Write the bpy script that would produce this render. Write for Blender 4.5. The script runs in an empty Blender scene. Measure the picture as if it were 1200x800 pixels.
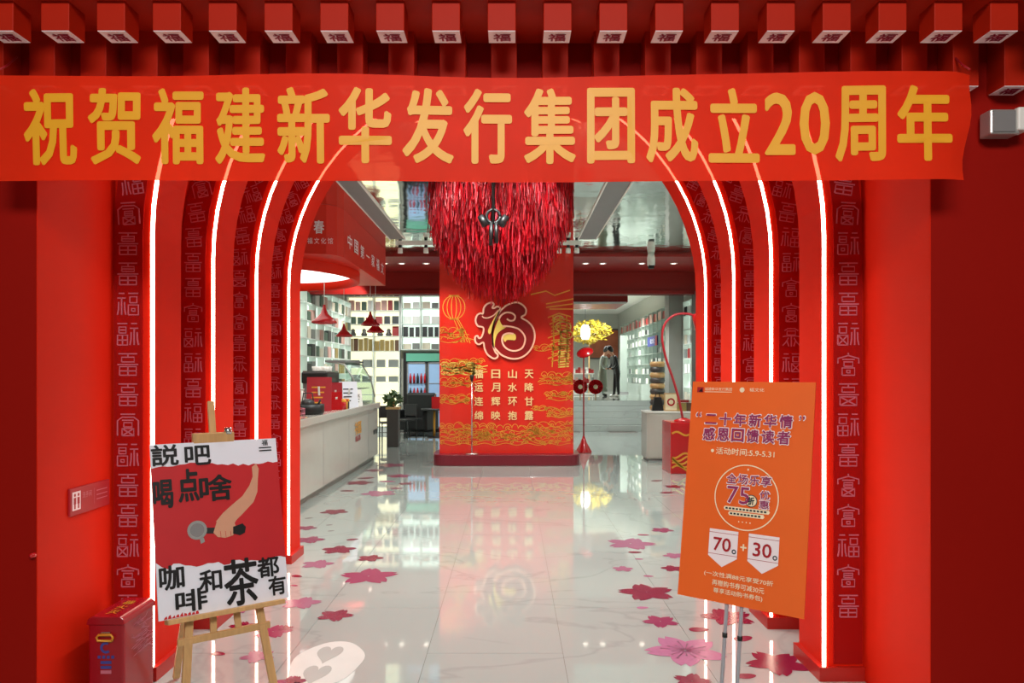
import bpy, bmesh, math, random
from mathutils import Vector, Matrix
R = math.radians
PI = math.pi
scene = bpy.context.scene
C = scene.collection
F, CX, HY, EYE = 867.0, 600.0, 437.0, 1.65      # focal length in px of the 1200x800 frame, vanishing point, eye height

# ------------------------------------------------------------------ camera, world, lights, exposure
cam_d = bpy.data.cameras.new('camera')
cam_d.sensor_width = 36.0
cam_d.lens = F / 1200 * 36.0
cam_d.shift_y = (HY - 400) / 1200
cam_d.clip_end = 200
cam = bpy.data.objects.new('camera', cam_d)
cam.location = (0, 0, EYE)
cam.rotation_euler = (R(90), 0, 0)
C.objects.link(cam)
scene.camera = cam
vs = scene.view_settings
vs.view_transform = 'Standard'
vs.look = 'None'
vs.gamma = 1.0
vs.use_curve_mapping = False
vs.exposure = 0.0
w = bpy.data.worlds.new('world')
scene.world = w
w.use_nodes = True
w.node_tree.nodes['Background'].inputs[0].default_value = (1.0, 0.97, 0.93, 1)
w.node_tree.nodes['Background'].inputs[1].default_value = 0.10

def area(name, loc, rot, size, power, col=(1, 1, 1)):
    l = bpy.data.lights.new(name, 'AREA')
    l.shape = 'RECTANGLE'; l.size, l.size_y = size
    l.energy = power; l.color = col
    o = bpy.data.objects.new(name, l)
    o.location = loc; o.rotation_euler = rot
    C.objects.link(o)
    return o
def spot(name, loc, target, power, angle=70, radius=0.06, col=(1, 0.96, 0.9), blend=0.6):
    l = bpy.data.lights.new(name, 'SPOT')
    l.energy = power; l.color = col; l.spot_size = R(angle); l.spot_blend = blend
    l.shadow_soft_size = radius
    o = bpy.data.objects.new(name, l)
    o.location = loc
    o.rotation_euler = (Vector(target) - Vector(loc)).to_track_quat('-Z', 'Y').to_euler()
    C.objects.link(o)
    return o
AXL = -0.128
# the arcade outside the shop: ceiling lamps over the walkway behind the camera
area('arcade_lamp_light', (0.0, -2.2, 4.6), (R(38), 0, 0), (3.0, 1.2), 285, (1.0, 0.94, 0.88))
# the shop's own ceiling spots
for i, (x, y, p) in enumerate([(-0.2, 7.1, 130), (1.8, 8.2, 120), (-1.6, 9.2, 120), (0.5, 10.4, 90), (2.6, 11.2, 130),
                               (-1.3, 12.4, 120), (1.9, 14.0, 120), (3.2, 16.5, 150), (-1.2, 16.8, 150), (2.8, 19.6, 330), (-3.0, 18.6, 160)]):
    spot('ceiling_spot_light', (x, y, 3.85), (x, y, 0), p * 1.9, 120, 0.10, (0.93, 1.0, 0.97))
for y in (4.45, 5.26, 6.08):      # downlights in the crown of the entrance vault
    spot('vault_spot_light', (AXL, y, 4.05), (AXL + 0.25, y, 0), 170, 95, 0.06, (0.80, 1.0, 1.0))
spot('canopy_fill_light', (-0.6, 8.8, 3.75), (-2.5, 11.0, 3.55), 60, 60, 0.06, (1.0, 0.95, 0.9))  # added fill that lifts the canopy fascia, stands for no fixture
for x in (-0.75, 0.5):  # pair of added lamps to brighten the tassels, no shop fixtures
    spot('chandelier_fill_light', (x, 7.15, 3.8), (-0.13 + x * .3, 8.4, 3.2), 45, 60, 0.05, (1.0, 0.9, 0.88))
for (x, y, tx, ty) in ((-3.9, 18.6, -3.9, 20.9), (-2.6, 18.6, -2.6, 20.9), (-3.2, 16.0, -4.6, 16.6), (-3.2, 18.4, -4.6, 19.0)):  # extra fill added for the book fronts and left wall shelf
    spot('shelf_fill_light', (x, y, 3.82), (tx, ty, 1.9), 120, 85, 0.06, (0.95, 1.0, 0.95))
for x in (-1.3, 0.9):
    spot('panel_spot_light', (x, 11.4, 3.8), (x * 0.3 - 0.1, 13.4, 1.0), 190, 46, 0.05, (1.0, 0.93, 0.82))
for (x, y) in ((2.6, 25.0), (3.6, 28.5), (3.0, 32.0), (1.4, 28.0)):
    spot('upper_spot_light', (x, y, 4.5), (x, y, 0.8), 850, 140, 0.12, (0.95, 1.0, 0.96))
for (x, y) in ((-3.8, 9.3), (-3.6, 11.6)):
    spot('bar_spot_light', (x + 0.3, y, 3.1), (x + 0.4, y, 0.9), 40, 100, 0.05, (1.0, 0.95, 0.88))

# ------------------------------------------------------------------ helpers
def lin(r, g, b):
    f = lambda c: (c / 255 / 12.92) if c / 255 <= 0.04045 else ((c / 255 + 0.055) / 1.055) ** 2.4
    return (f(r), f(g), f(b))
def P(x, y, d):
    return Vector(((x - CX) * d / F, d, EYE + (HY - y) * d / F))
def DF(y):                       # distance of a floor point seen at image row y
    return F * EYE / (y - HY)

def mat(name, rgb, rough=0.5, metal=0.0, var=0.06, scale=6.0, bump=0.0, emit=None, strength=0.0, coat=0.0, spec=0.5, stretch=None):
    m = bpy.data.materials.new(name); m.use_nodes = True
    nt = m.node_tree; b = nt.nodes['Principled BSDF']
    b.inputs['Roughness'].default_value = rough
    b.inputs['Metallic'].default_value = metal
    b.inputs['Specular IOR Level'].default_value = spec
    b.inputs['Coat Weight'].default_value = coat
    c = lin(*rgb)
    tc = nt.nodes.new('ShaderNodeTexCoord'); n = nt.nodes.new('ShaderNodeTexNoise')
    n.inputs['Scale'].default_value = scale; n.inputs['Detail'].default_value = 4
    src = tc.outputs['Object']
    if stretch:
        mp = nt.nodes.new('ShaderNodeMapping'); mp.inputs['Scale'].default_value = stretch
        nt.links.new(src, mp.inputs['Vector']); src = mp.outputs['Vector']
    nt.links.new(src, n.inputs['Vector'])
    cr = nt.nodes.new('ShaderNodeMix'); cr.data_type = 'RGBA'
    cr.inputs[6].default_value = (*[v * (1 - var) for v in c], 1)
    cr.inputs[7].default_value = (*[min(1, v * (1 + var)) for v in c], 1)
    nt.links.new(n.outputs['Fac'], cr.inputs[0])
    nt.links.new(cr.outputs[2], b.inputs['Base Color'])
    if bump:
        bp = nt.nodes.new('ShaderNodeBump'); bp.inputs['Strength'].default_value = bump; bp.inputs['Distance'].default_value = 0.02
        nt.links.new(n.outputs['Fac'], bp.inputs['Height']); nt.links.new(bp.outputs['Normal'], b.inputs['Normal'])
    if emit:
        b.inputs['Emission Color'].default_value = (*lin(*emit), 1)
        b.inputs['Emission Strength'].default_value = strength
    return m

M = {}
M['red'] = mat('red lacquered panel', (214, 34, 8), 0.6, var=0.04, scale=2.0, spec=0.15)
M['wallred'] = mat('red painted wall', (150, 14, 4), 0.6, var=0.06, scale=1.5, spec=0.12)
M['band'] = mat('deep red arch band', (160, 12, 8), 0.55, var=0.08, scale=3.0, spec=0.15)
M['plinth'] = mat('dark red skirting', (176, 30, 20), 0.35, var=0.08)
M['beamred'] = mat('red painted timber bracket', (176, 32, 8), 0.55, var=0.10, scale=8, bump=0.03, spec=0.15)
M['glyph'] = mat('pale rose metal character', (196, 112, 130), 0.4, var=0.05)
M['neon'] = mat('warm white light strip', (255, 240, 228), 0.4, emit=(255, 226, 200), strength=12)
M['sticker'] = mat('white bracket sticker', (246, 234, 238), 0.6, var=0.02)
M['stickertext'] = mat('crimson sticker print', (150, 20, 60), 0.6)
M['banneryellow'] = mat('yellow banner lettering', (244, 172, 32), 0.45, var=0.08, scale=5)
M['black'] = mat('black', (14, 13, 14), 0.45)
M['dark'] = mat('dark grey', (40, 38, 38), 0.4)
M['white'] = mat('white paint', (236, 234, 228), 0.45, var=0.03)
M['whitegloss'] = mat('glossy white laminate', (196, 190, 180), 0.18, var=0.03, coat=0.3)
M['paper'] = mat('white poster paper', (228, 230, 240), 0.55, var=0.03)
M['posterred'] = mat('poster red print', (188, 22, 30), 0.55, var=0.08, scale=8)
M['skin'] = mat('skin', (205, 150, 120), 0.55, var=0.08, scale=12)
M['chrome'] = mat('brushed chrome', (205, 205, 205), 0.22, metal=1.0)
M['wood'] = mat('pale pine wood', (200, 158, 104), 0.5, var=0.25, scale=6, bump=0.05, stretch=(10, 10, 0.8))
M['orange'] = mat('orange printed board', (240, 104, 30), 0.5, var=0.07, scale=4)
M['purple'] = mat('plum print', (150, 44, 96), 0.55)
M['cream'] = mat('cream print', (250, 232, 196), 0.55, var=0.03)
M['crimson'] = mat('crimson print', (170, 20, 34), 0.5)
M['darkteal'] = mat('dark teal print', (24, 44, 52), 0.5)
M['steel'] = mat('grey steel tube', (176, 176, 184), 0.35, metal=0.2)
M['extred'] = mat('extinguisher box red', (150, 16, 30), 0.25, var=0.08, coat=0.3)
M['gold'] = mat('gold print', (226, 160, 52), 0.4, metal=0.3, var=0.15, scale=20)
M['goldcream'] = mat('pale gold relief', (236, 200, 140), 0.35, metal=0.2)
M['blueprint'] = mat('blue print', (60, 70, 150), 0.5)
M['panelred'] = mat('glossy red display panel', (206, 36, 22), 0.25, var=0.10, scale=1.2, coat=0.3)
M['burgundy'] = mat('burgundy plinth', (104, 12, 30), 0.28, var=0.1, coat=0.2)
M['logored'] = mat('dark red logo face', (128, 6, 10), 0.35)
M['logoedge'] = mat('pink cream logo edge', (240, 176, 150), 0.4)
M['logogold'] = mat('yellow gold logo inlay', (226, 190, 90), 0.4)
M['grey'] = mat('mid grey panel', (128, 126, 126), 0.5)
M['greypillar'] = mat('grey stone pillar', (138, 136, 130), 0.4, var=0.08)
M['darkpillar'] = mat('dark grey pillar', (74, 70, 68), 0.4, var=0.08)
M['canopy'] = mat('red canopy', (214, 42, 24), 0.45, var=0.05, spec=0.3)
M['softred'] = mat('dark red soffit', (150, 22, 16), 0.4, var=0.06)
M['glowwhite'] = mat('lit white ceiling tray', (240, 240, 240), 0.5, emit=(255, 248, 240), strength=1.6)
M['lampred'] = mat('red enamel', (190, 18, 24), 0.25, coat=0.4)
M['lampglow'] = mat('lit lamp diffuser', (255, 245, 230), 0.4, emit=(255, 240, 220), strength=6)
M['shelfback'] = mat('backlit shelf panel', (220, 230, 222), 0.5, emit=(214, 236, 222), strength=1.25, var=0.05)
M['shelfwarm'] = mat('warm backlit shelf panel', (230, 226, 190), 0.5, emit=(240, 234, 196), strength=1.2, var=0.05)
M['shelf'] = mat('white shelf board', (214, 220, 214), 0.4, var=0.04)
M['shelfgrey'] = mat('grey shelf board', (150, 160, 152), 0.4, var=0.04)
M['glassframe'] = mat('pale metal rail', (190, 190, 186), 0.3, metal=0.6)
M['wallgrey'] = mat('pale grey wall', (176, 176, 168), 0.5)
M['flower_a'] = mat('crimson petal print', (122, 12, 50), 0.25, var=0.12, scale=12)
M['flower_b'] = mat('magenta petal print', (140, 42, 80), 0.25, var=0.12, scale=12)
M['flower_c'] = mat('mauve petal print', (150, 86, 112), 0.25, var=0.12, scale=12)
M['flower_d'] = mat('pale pink petal print', (172, 104, 138), 0.25, var=0.12, scale=12)
M['flower_e'] = mat('grey petal print', (120, 112, 108), 0.25)
M['stamen'] = mat('dark pink stamen print', (92, 14, 56), 0.3)
M['softwhite'] = mat('white floor disc', (206, 204, 198), 0.25)
M['heartgrey'] = mat('pale grey heart shape', (168, 166, 160), 0.25)
M['joint'] = mat('grey joint mortar', (110, 104, 98), 0.8)
M['leaf'] = mat('leaf green', (70, 96, 44), 0.5, var=0.2)
M['yellow'] = mat('yellow blossom', (170, 146, 30), 0.6, var=0.25)
M['skyblue'] = mat('fridge glow', (140, 170, 200), 0.4, emit=(120, 150, 190), strength=0.35)
M['fridgesign'] = mat('fridge sign', (80, 140, 120), 0.4, emit=(90, 160, 130), strength=0.4)
M['tasselA'] = mat('red tassel', (214, 14, 36), 0.4, var=0.2)
M['tasselB'] = mat('deep red tassel', (150, 8, 22), 0.5, var=0.2)
M['tasselC'] = mat('pink red tassel', (230, 70, 90), 0.5, var=0.2)
BOOK = [mat('book cover %s' % n, c, 0.5, var=0.1) for n, c in (
    ('ivory', (214, 206, 186)), ('grey', (120, 124, 120)), ('charcoal', (44, 46, 48)), ('ochre', (150, 128, 70)),
    ('brown', (96, 66, 46)), ('red', (160, 36, 36)), ('green', (70, 96, 80)), ('pink', (206, 160, 150)), ('white', (228, 230, 226)))]

def marble():
    m = mat('polished marble tile', (160, 168, 165), 0.045, var=0.02, spec=1.0, coat=0.45)
    nt = m.node_tree; b = nt.nodes['Principled BSDF']
    g = nt.nodes.new('ShaderNodeNewGeometry')
    mp = nt.nodes.new('ShaderNodeMapping'); mp.inputs['Scale'].default_value = (0.55, 0.9, 1); mp.inputs['Rotation'].default_value = (0, 0, R(35))
    nt.links.new(g.outputs['Position'], mp.inputs['Vector'])
    n = nt.nodes.new('ShaderNodeTexNoise'); n.inputs['Scale'].default_value = 1.0; n.inputs['Detail'].default_value = 5; n.inputs['Distortion'].default_value = 0.6
    nt.links.new(mp.outputs['Vector'], n.inputs['Vector'])
    s = nt.nodes.new('ShaderNodeMath'); s.operation = 'SUBTRACT'; s.inputs[1].default_value = 0.5
    a = nt.nodes.new('ShaderNodeMath'); a.operation = 'ABSOLUTE'
    nt.links.new(n.outputs['Fac'], s.inputs[0]); nt.links.new(s.outputs[0], a.inputs[0])
    r = nt.nodes.new('ShaderNodeValToRGB')
    r.color_ramp.elements[0].position = 0.0; r.color_ramp.elements[0].color = (*lin(162, 167, 162), 1)
    r.color_ramp.elements[1].position = 0.012; r.color_ramp.elements[1].color = (*lin(172, 178, 172), 1)
    nt.links.new(a.outputs[0], r.inputs[0]); nt.links.new(r.outputs[0], b.inputs['Base Color'])
    return m
M['marble'] = marble()

def mirror():
    m = bpy.data.materials.new('rippled mirror steel'); m.use_nodes = True
    nt = m.node_tree; b = nt.nodes['Principled BSDF']
    b.inputs['Base Color'].default_value = (0.86, 0.92, 0.87, 1); b.inputs['Metallic'].default_value = 1; b.inputs['Roughness'].default_value = 0.06
    tc = nt.nodes.new('ShaderNodeTexCoord'); n = nt.nodes.new('ShaderNodeTexNoise'); n.inputs['Scale'].default_value = 3.5; n.inputs['Detail'].default_value = 1
    nt.links.new(tc.outputs['Object'], n.inputs['Vector'])
    bp = nt.nodes.new('ShaderNodeBump'); bp.inputs['Strength'].default_value = 0.05; bp.inputs['Distance'].default_value = 0.05
    nt.links.new(n.outputs['Fac'], bp.inputs['Height']); nt.links.new(bp.outputs['Normal'], b.inputs['Normal'])
    return m
M['mirror'] = mirror()

def cloth():
    m = bpy.data.materials.new('thin red banner cloth'); m.use_nodes = True
    nt = m.node_tree; nt.nodes.clear()
    out = nt.nodes.new('ShaderNodeOutputMaterial')
    pr = nt.nodes.new('ShaderNodeBsdfPrincipled'); pr.inputs['Roughness'].default_value = 0.45; pr.inputs['Specular IOR Level'].default_value = 0.15
    tr = nt.nodes.new('ShaderNodeBsdfTranslucent'); tp = nt.nodes.new('ShaderNodeBsdfTransparent')
    n = nt.nodes.new('ShaderNodeTexNoise'); n.inputs['Scale'].default_value = 2.0
    tc = nt.nodes.new('ShaderNodeTexCoord'); nt.links.new(tc.outputs['Object'], n.inputs['Vector'])
    mx = nt.nodes.new('ShaderNodeMix'); mx.data_type = 'RGBA'
    mx.inputs[6].default_value = (*lin(246, 50, 22), 1); mx.inputs[7].default_value = (*lin(254, 62, 28), 1)
    nt.links.new(n.outputs['Fac'], mx.inputs[0]); nt.links.new(mx.outputs[2], pr.inputs['Base Color']); nt.links.new(mx.outputs[2], tr.inputs['Color'])
    tp.inputs['Color'].default_value = (1.0, 0.32, 0.22, 1)
    a = nt.nodes.new('ShaderNodeMixShader'); a.inputs[0].default_value = 0.4
    nt.links.new(pr.outputs[0], a.inputs[1]); nt.links.new(tr.outputs[0], a.inputs[2])
    b = nt.nodes.new('ShaderNodeMixShader'); b.inputs[0].default_value = 0.12
    nt.links.new(a.outputs[0], b.inputs[1]); nt.links.new(tp.outputs[0], b.inputs[2]); nt.links.new(b.outputs[0], out.inputs[0])
    return m
M['cloth'] = cloth()

def glass():
    m = bpy.data.materials.new('clear glass'); m.use_nodes = True
    nt = m.node_tree; nt.nodes.clear()
    out = nt.nodes.new('ShaderNodeOutputMaterial'); g = nt.nodes.new('ShaderNodeBsdfGlossy'); g.inputs['Roughness'].default_value = 0.03
    t = nt.nodes.new('ShaderNodeBsdfTransparent'); t.inputs['Color'].default_value = (0.82, 0.92, 0.88, 1)
    x = nt.nodes.new('ShaderNodeMixShader'); fr = nt.nodes.new('ShaderNodeFresnel'); fr.inputs[0].default_value = 1.5
    nt.links.new(fr.outputs[0], x.inputs[0]); nt.links.new(t.outputs[0], x.inputs[1]); nt.links.new(g.outputs[0], x.inputs[2]); nt.links.new(x.outputs[0], out.inputs[0])
    return m
M['glass'] = glass()

class MB:
    """collects shapes for one mesh object"""
    def __init__(s): s.v = []; s.f = []; s.sm = []; s.mi = []; s.m = 0
    def add(s, vs, fs, smooth=False):
        o = len(s.v); s.v += [tuple(p) for p in vs]
        for f in fs: s.f.append([i + o for i in f]); s.sm.append(smooth); s.mi.append(s.m)
        return s
    def box(s, x0, x1, y0, y1, z0, z1, mtx=None):
        vs = [Vector((x, y, z)) for z in (z0, z1) for y in (y0, y1) for x in (x0, x1)]
        if mtx: vs = [mtx @ v for v in vs]
        return s.add(vs, [(0, 2, 3, 1), (4, 5, 7, 6), (0, 1, 5, 4), (2, 6, 7, 3), (0, 4, 6, 2), (1, 3, 7, 5)])
    def bar(s, a, b, wx, wy, up=(0, 0, 1)):
        a, b = Vector(a), Vector(b); d = (b - a).normalized()
        side = d.cross(Vector(up));
        if side.length < 1e-4: side = d.cross(Vector((0, 1, 0)))
        side.normalize(); n = side.cross(d)
        vs = [p + side * sx * wx / 2 + n * sy * wy / 2 for p in (a, b) for sx, sy in ((-1, -1), (1, -1), (1, 1), (-1, 1))]
        return s.add(vs, [(3, 2, 1, 0), (4, 5, 6, 7), (0, 1, 5, 4), (1, 2, 6, 5), (2, 3, 7, 6), (3, 0, 4, 7)])
    def tube(s, pts, r, seg=8):
        pts = [Vector(p) for p in pts]; n = len(pts); vs = []
        rr = r if isinstance(r, (list, tuple)) else [r] * n
        ref = None
        for i, p in enumerate(pts):
            t = (pts[min(i + 1, n - 1)] - pts[max(i - 1, 0)]).normalized()
            if ref is None: ref = t.orthogonal().normalized()
            ref = (ref - t * ref.dot(t)).normalized(); q = t.cross(ref)
            vs += [p + (ref * math.cos(2 * PI * k / seg) + q * math.sin(2 * PI * k / seg)) * rr[i] for k in range(seg)]
        fs = [(i * seg + k, i * seg + (k + 1) % seg, (i + 1) * seg + (k + 1) % seg, (i + 1) * seg + k) for i in range(n - 1) for k in range(seg)]
        s.add(vs, fs, True)
        o = len(s.v) - len(vs)
        s.f.append([o + k for k in range(seg)][::-1]); s.sm.append(False); s.mi.append(s.m)
        s.f.append([o + (n - 1) * seg + k for k in range(seg)]); s.sm.append(False); s.mi.append(s.m)
        return s
    def lathe(s, prof, seg=20, c=(0, 0, 0), mtx=None):
        vs = []; n = len(prof)
        for r, z in prof:
            vs += [Vector((c[0] + max(r, 1e-4) * math.cos(2 * PI * k / seg), c[1] + max(r, 1e-4) * math.sin(2 * PI * k / seg), c[2] + z)) for k in range(seg)]
        if mtx: vs = [mtx @ v for v in vs]
        return s.add(vs, [(i * seg + k, i * seg + (k + 1) % seg, (i + 1) * seg + (k + 1) % seg, (i + 1) * seg + k) for i in range(n - 1) for k in range(seg)], True)
    def prism(s, poly, z0, z1, fn=None):
        """polygon (2D) extruded z0..z1; fn maps (x, y, z) to a point"""
        n = len(poly); fn = fn or (lambda x, y, z: (x, y, z))
        vs = [fn(x, y, z0) for x, y in poly] + [fn(x, y, z1) for x, y in poly]
        return s.add(vs, [list(range(n))[::-1], list(range(n, 2 * n))] + [(i, (i + 1) % n, (i + 1) % n + n, i + n) for i in range(n)])
    def ribbon(s, pts, wd, fn, t0=0.0, t1=None):
        """flat line of width wd along 2D points; with t1 a raised one"""
        n = len(pts); L = []; Rr = []
        for i in range(n):
            a = pts[max(i - 1, 0)]; b = pts[min(i + 1, n - 1)]
            dx, dy = b[0] - a[0], b[1] - a[1]; l = math.hypot(dx, dy) or 1
            px, py = -dy / l * wd / 2, dx / l * wd / 2
            L.append((pts[i][0] + px, pts[i][1] + py)); Rr.append((pts[i][0] - px, pts[i][1] - py))
        if t1 is None:
            vs = [fn(x, y, t0) for x, y in L] + [fn(x, y, t0) for x, y in Rr]
            return s.add(vs, [(n + i, n + i + 1, i + 1, i) for i in range(n - 1)])
        vs = [fn(x, y, t) for t in (t0, t1) for x, y in L + Rr]
        fs = []
        for i in range(n - 1):
            fs += [(2 * n + n + i, 2 * n + n + i + 1, 2 * n + i + 1, 2 * n + i), (i, i + 1, 2 * n + i + 1, 2 * n + i), (n + i + 1, n + i, 3 * n + i, 3 * n + i + 1)]
        return s.add(vs, fs)
    def mesh(s, name, *mats):
        me = bpy.data.meshes.new(name); me.from_pydata(s.v, [], s.f)
        for m in mats: me.materials.append(m)
        me.polygons.foreach_set('use_smooth', s.sm)
        if len(mats) > 1: me.polygons.foreach_set('material_index', s.mi)
        me.validate(); me.update()
        return me
    def obj(s, name, m, parent=None, bevel=0.0, loc=None):
        mats = m if isinstance(m, (list, tuple)) else [m]
        return link(name, s.mesh(name, *mats), parent, bevel, loc)

def link(name, me, parent=None, bevel=0.0, loc=None):
    o = bpy.data.objects.new(name, me); C.objects.link(o)
    if parent: o.parent = parent
    if loc: o.location = loc
    if bevel:
        b = o.modifiers.new('bevel', 'BEVEL'); b.width = bevel; b.segments = 2; b.limit_method = 'ANGLE'
    return o
def tag(o, label, cat, group=None):
    o['label'] = label; o['category'] = cat
    if group: o['group'] = group
    return o
def thing(name, label, cat, loc=(0, 0, 0), rz=0.0, group=None):
    o = bpy.data.objects.new(name, None); C.objects.link(o); o.empty_display_size = 0.1
    o.location = loc; o.rotation_euler = (0, 0, rz)
    return tag(o, label, cat, group)
def struct(o): o['kind'] = 'structure'; return o
def sbox(name, m, *b, parent=None, bevel=0):
    o = MB().box(*b).obj(name, m, parent, bevel)
    return o if parent else struct(o)
def copy_tree(o, parent=None):
    c = o.copy(); C.objects.link(c)
    if parent: c.parent = parent
    for ch in list(o.children): copy_tree(ch, c)
    return c
def flip(me):      # turn faces over
    me.flip_normals(); return me

# ---- text geometry, made before the scene fills up
TXT = {}
def text_geo(s, bold=0.0):
    k = s
    if k not in TXT:
        c = bpy.data.curves.new('t', 'FONT'); c.body = s; c.resolution_u = 3
        o = bpy.data.objects.new('t', c); C.objects.link(o)
        me = bpy.data.meshes.new_from_object(o.evaluated_get(bpy.context.evaluated_depsgraph_get()))
        vs = [tuple(v.co) for v in me.vertices]; fs = [list(p.vertices) for p in me.polygons]
        bpy.data.objects.remove(o); bpy.data.curves.remove(c); bpy.data.meshes.remove(me)
        x0 = min(v[0] for v in vs); x1 = max(v[0] for v in vs); y0 = min(v[1] for v in vs); y1 = max(v[1] for v in vs)
        TXT[k] = ([((v[0] - x0) / (x1 - x0), (v[1] - y0) / (y1 - y0)) for v in vs], fs)
    return TXT[k]
def text_into(mb, s, bold, u0, u1, v0, v1, fn, t=0.0):
    """writes s into the rectangle u0..u1 x v0..v1 (v up) of the surface fn(u, v, t)"""
    vs, fs = text_geo(s)
    if s == '一': v0, v1, bold = v0 + .44 * (v1 - v0), v0 + .56 * (v1 - v0), 0
    if s == '二': v0, v1 = v0 + .08 * (v1 - v0), v0 + .88 * (v1 - v0)
    r = bold * (v1 - v0)
    if r: u0 += r; u1 -= r; v0 += r; v1 -= r
    for k in range(9 if r else 1):      # a heavier face: the glyph and eight copies of it shifted round about
        dx, dy = (0, 0) if k == 0 else (r * math.cos(PI * k / 4), r * math.sin(PI * k / 4))
        mb.add([fn(u0 + (u1 - u0) * a + dx, v0 + (v1 - v0) * b + dy, t + 0.00012 * k) for a, b in vs], fs)
    return mb
BANNER = [('祝', 28, 92), ('贺', 105, 167), ('福', 180, 240), ('建', 253, 312), ('新', 326, 388), ('华', 398, 460), ('发', 472, 532), ('行', 543, 600),
          ('集', 614, 675), ('团', 688, 744), ('成', 757, 818), ('立', 830, 890), ('2', 896, 932), ('0', 937, 972), ('周', 978, 1036), ('年', 1049, 1113)]
for ch, _, _ in BANNER: text_geo(ch, 0.035)
COLS = ['福运连绵', '日月辉映', '山水环抱', '天降甘露']
for s in COLS:
    for ch in s: text_geo(ch, 0.02)
for s in ('说', '説', '吧', '喝', '点', '啥', '咖', '啡', '和', '茶', '都', '有'): text_geo(s, 0.022)
text_geo('福', 0.02)

def fnX(x, y0, z0):          # surface looking +X: u runs along +y
    return lambda u, v, t: (x + t, y0 + u, z0 + v)
def fnY(x0, y, z0):          # surface looking -Y (towards the street)
    return lambda u, v, t: (x0 + u, y - t, z0 + v)
def fnD(x0, y0, z):          # surface looking down
    return lambda u, v, t: (x0 + u, y0 - v, z - t)
def fnU(x0, y0, z):          # surface looking up
    return lambda u, v, t: (x0 + u, y0 + v, z + t)

# ------------------------------------------------------------------ the shell
D0, D1, DS, NR = 3.34, 3.98, 0.81, 4            # front wall, first arch, arch spacing, arches
AX, RI, RO, ZS = -0.128, 1.80, 2.02, 2.39       # arch axis, inner and outer radius, springing
RD = 0.34                                        # depth of a rib
YI = D1 + DS * (NR - 1) + RD                     # inner face of the passage
ZC = 3.92                                        # mirror ceiling
XL, XR, YB, YR = -4.65, 4.40, 21.0, 14.24        # side walls, rear wall, end of the mirror ceiling

# floor: base slab and single marble slabs (0.8 x 1.6 m, half bond)
floor = struct(sbox('floor', M['joint'], -5.2, 5.4, -3.0, 21.4, -0.12, -0.004))
tile_me = MB().box(-0.3985, 0.3985, -0.7985, 0.7985, -0.006, 0.0).mesh('tile', M['marble'])
for i in range(-5, 7):
    cx = -0.1 + 0.8 * i
    off = 4.36 + (0.0 if i % 2 == 0 else 0.84)
    for j in range(-4, 11):
        cy = off + 0.8 + 1.6 * j
        if cy > YB - 0.3 or cy < -2 or (cy < 3 and abs(cx) > 3): continue
        link('tile', tile_me, floor, 0, (cx, cy, 0))

# front wall of the shop, with the portal cut out of it
JL, JR = AX - RO, AX + RO
wf = struct(MB().box(-4.6, JL, D0, D0 + 0.5, 0, 4.7).obj('wall_front', M['wallred']))
struct(MB().box(JR, 4.6, D0, D0 + 0.5, 0, 4.7).obj('wall_front', M['wallred']))
struct(MB().box(JL, JR, D0, D0 + 0.5, 2.97, 4.7).obj('wall_front', M['wallred']))
# the two jamb panels
struct(MB().box(JL - 0.06, JL, D0 + 0.002, D1 + 0.3, 0, 4.6).obj('wall_left', M['red'])).location.x = 0.004
struct(MB().box(JR, JR + 0.06, D0 + 0.002, D1 + 0.3, 0, 4.6).obj('wall_right', M['red'])).location.x = -0.004
struct(MB().box(JL, JR, D0 + 0.5, D1 + 0.3, 4.55, 4.62).obj('ceiling', M['red']))

def arch_pts(r, zb, n=36):
    p = [(AX - r, zb)]
    if ZS > zb: p += [(AX - r, ZS)]
    p += [(AX - r * math.cos(PI * k / n), ZS + r * math.sin(PI * k / n)) for k in range(1, n)]
    return p + [(AX + r, ZS), (AX + r, zb)]
def arch_prism(mb, a, b, y0, y1, zb=0.0):
    A, B = arch_pts(a, zb), arch_pts(b, zb); n = len(A)
    vs = [(x, y0, z) for x, z in A] + [(x, y0, z) for x, z in B] + [(x, y1, z) for x, z in A] + [(x, y1, z) for x, z in B]
    fs = []
    for i in range(n - 1):
        fs += [(i, i + 1, n + i + 1, n + i), (2 * n + i + 1, 2 * n + i, 3 * n + i, 3 * n + i + 1),
               (i + 1, i, 2 * n + i, 2 * n + i + 1), (n + i, n + i + 1, 3 * n + i + 1, 3 * n + i)]
    fs += [(0, n, 3 * n, 2 * n), (n - 1, 3 * n - 1, 4 * n - 1, 2 * n - 1)]
    return mb.add(vs, fs)
struct(arch_prism(MB(), RO - 0.002, RO + 0.1, D1 + 0.02, YI).obj('wall_vault', M['red']))
def spandrel(name, y0, y1, ztop, m, x0=None, x1=None, r=RO):
    A = [p for p in arch_pts(r, 0.0)]; mb = MB()
    for a, b in zip(A[1:-1], A[2:-1]):
        za, zb = min(a[1], ztop - 0.01), min(b[1], ztop - 0.01)
        vs = [(a[0], y0, za), (b[0], y0, zb), (b[0], y0, ztop), (a[0], y0, ztop), (a[0], y1, za), (b[0], y1, zb), (b[0], y1, ztop), (a[0], y1, ztop)]
        mb.add(vs, [(0, 1, 2, 3), (5, 4, 7, 6), (1, 0, 4, 5)])
    if x0 is not None: mb.box(x0, AX - r, y0, y1, 0, ztop)
    if x1 is not None: mb.box(AX + r, x1, y0, y1, 0, ztop)
    return struct(mb.obj(name, m))
spandrel('wall_portal', D1 + 0.05, D1 + 0.12, 4.56, M['red'])
spandrel('wall_inner', YI - 0.12, YI - 0.02, 4.6, M['wallgrey'], XL, XR, RO - 0.05)

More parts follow.
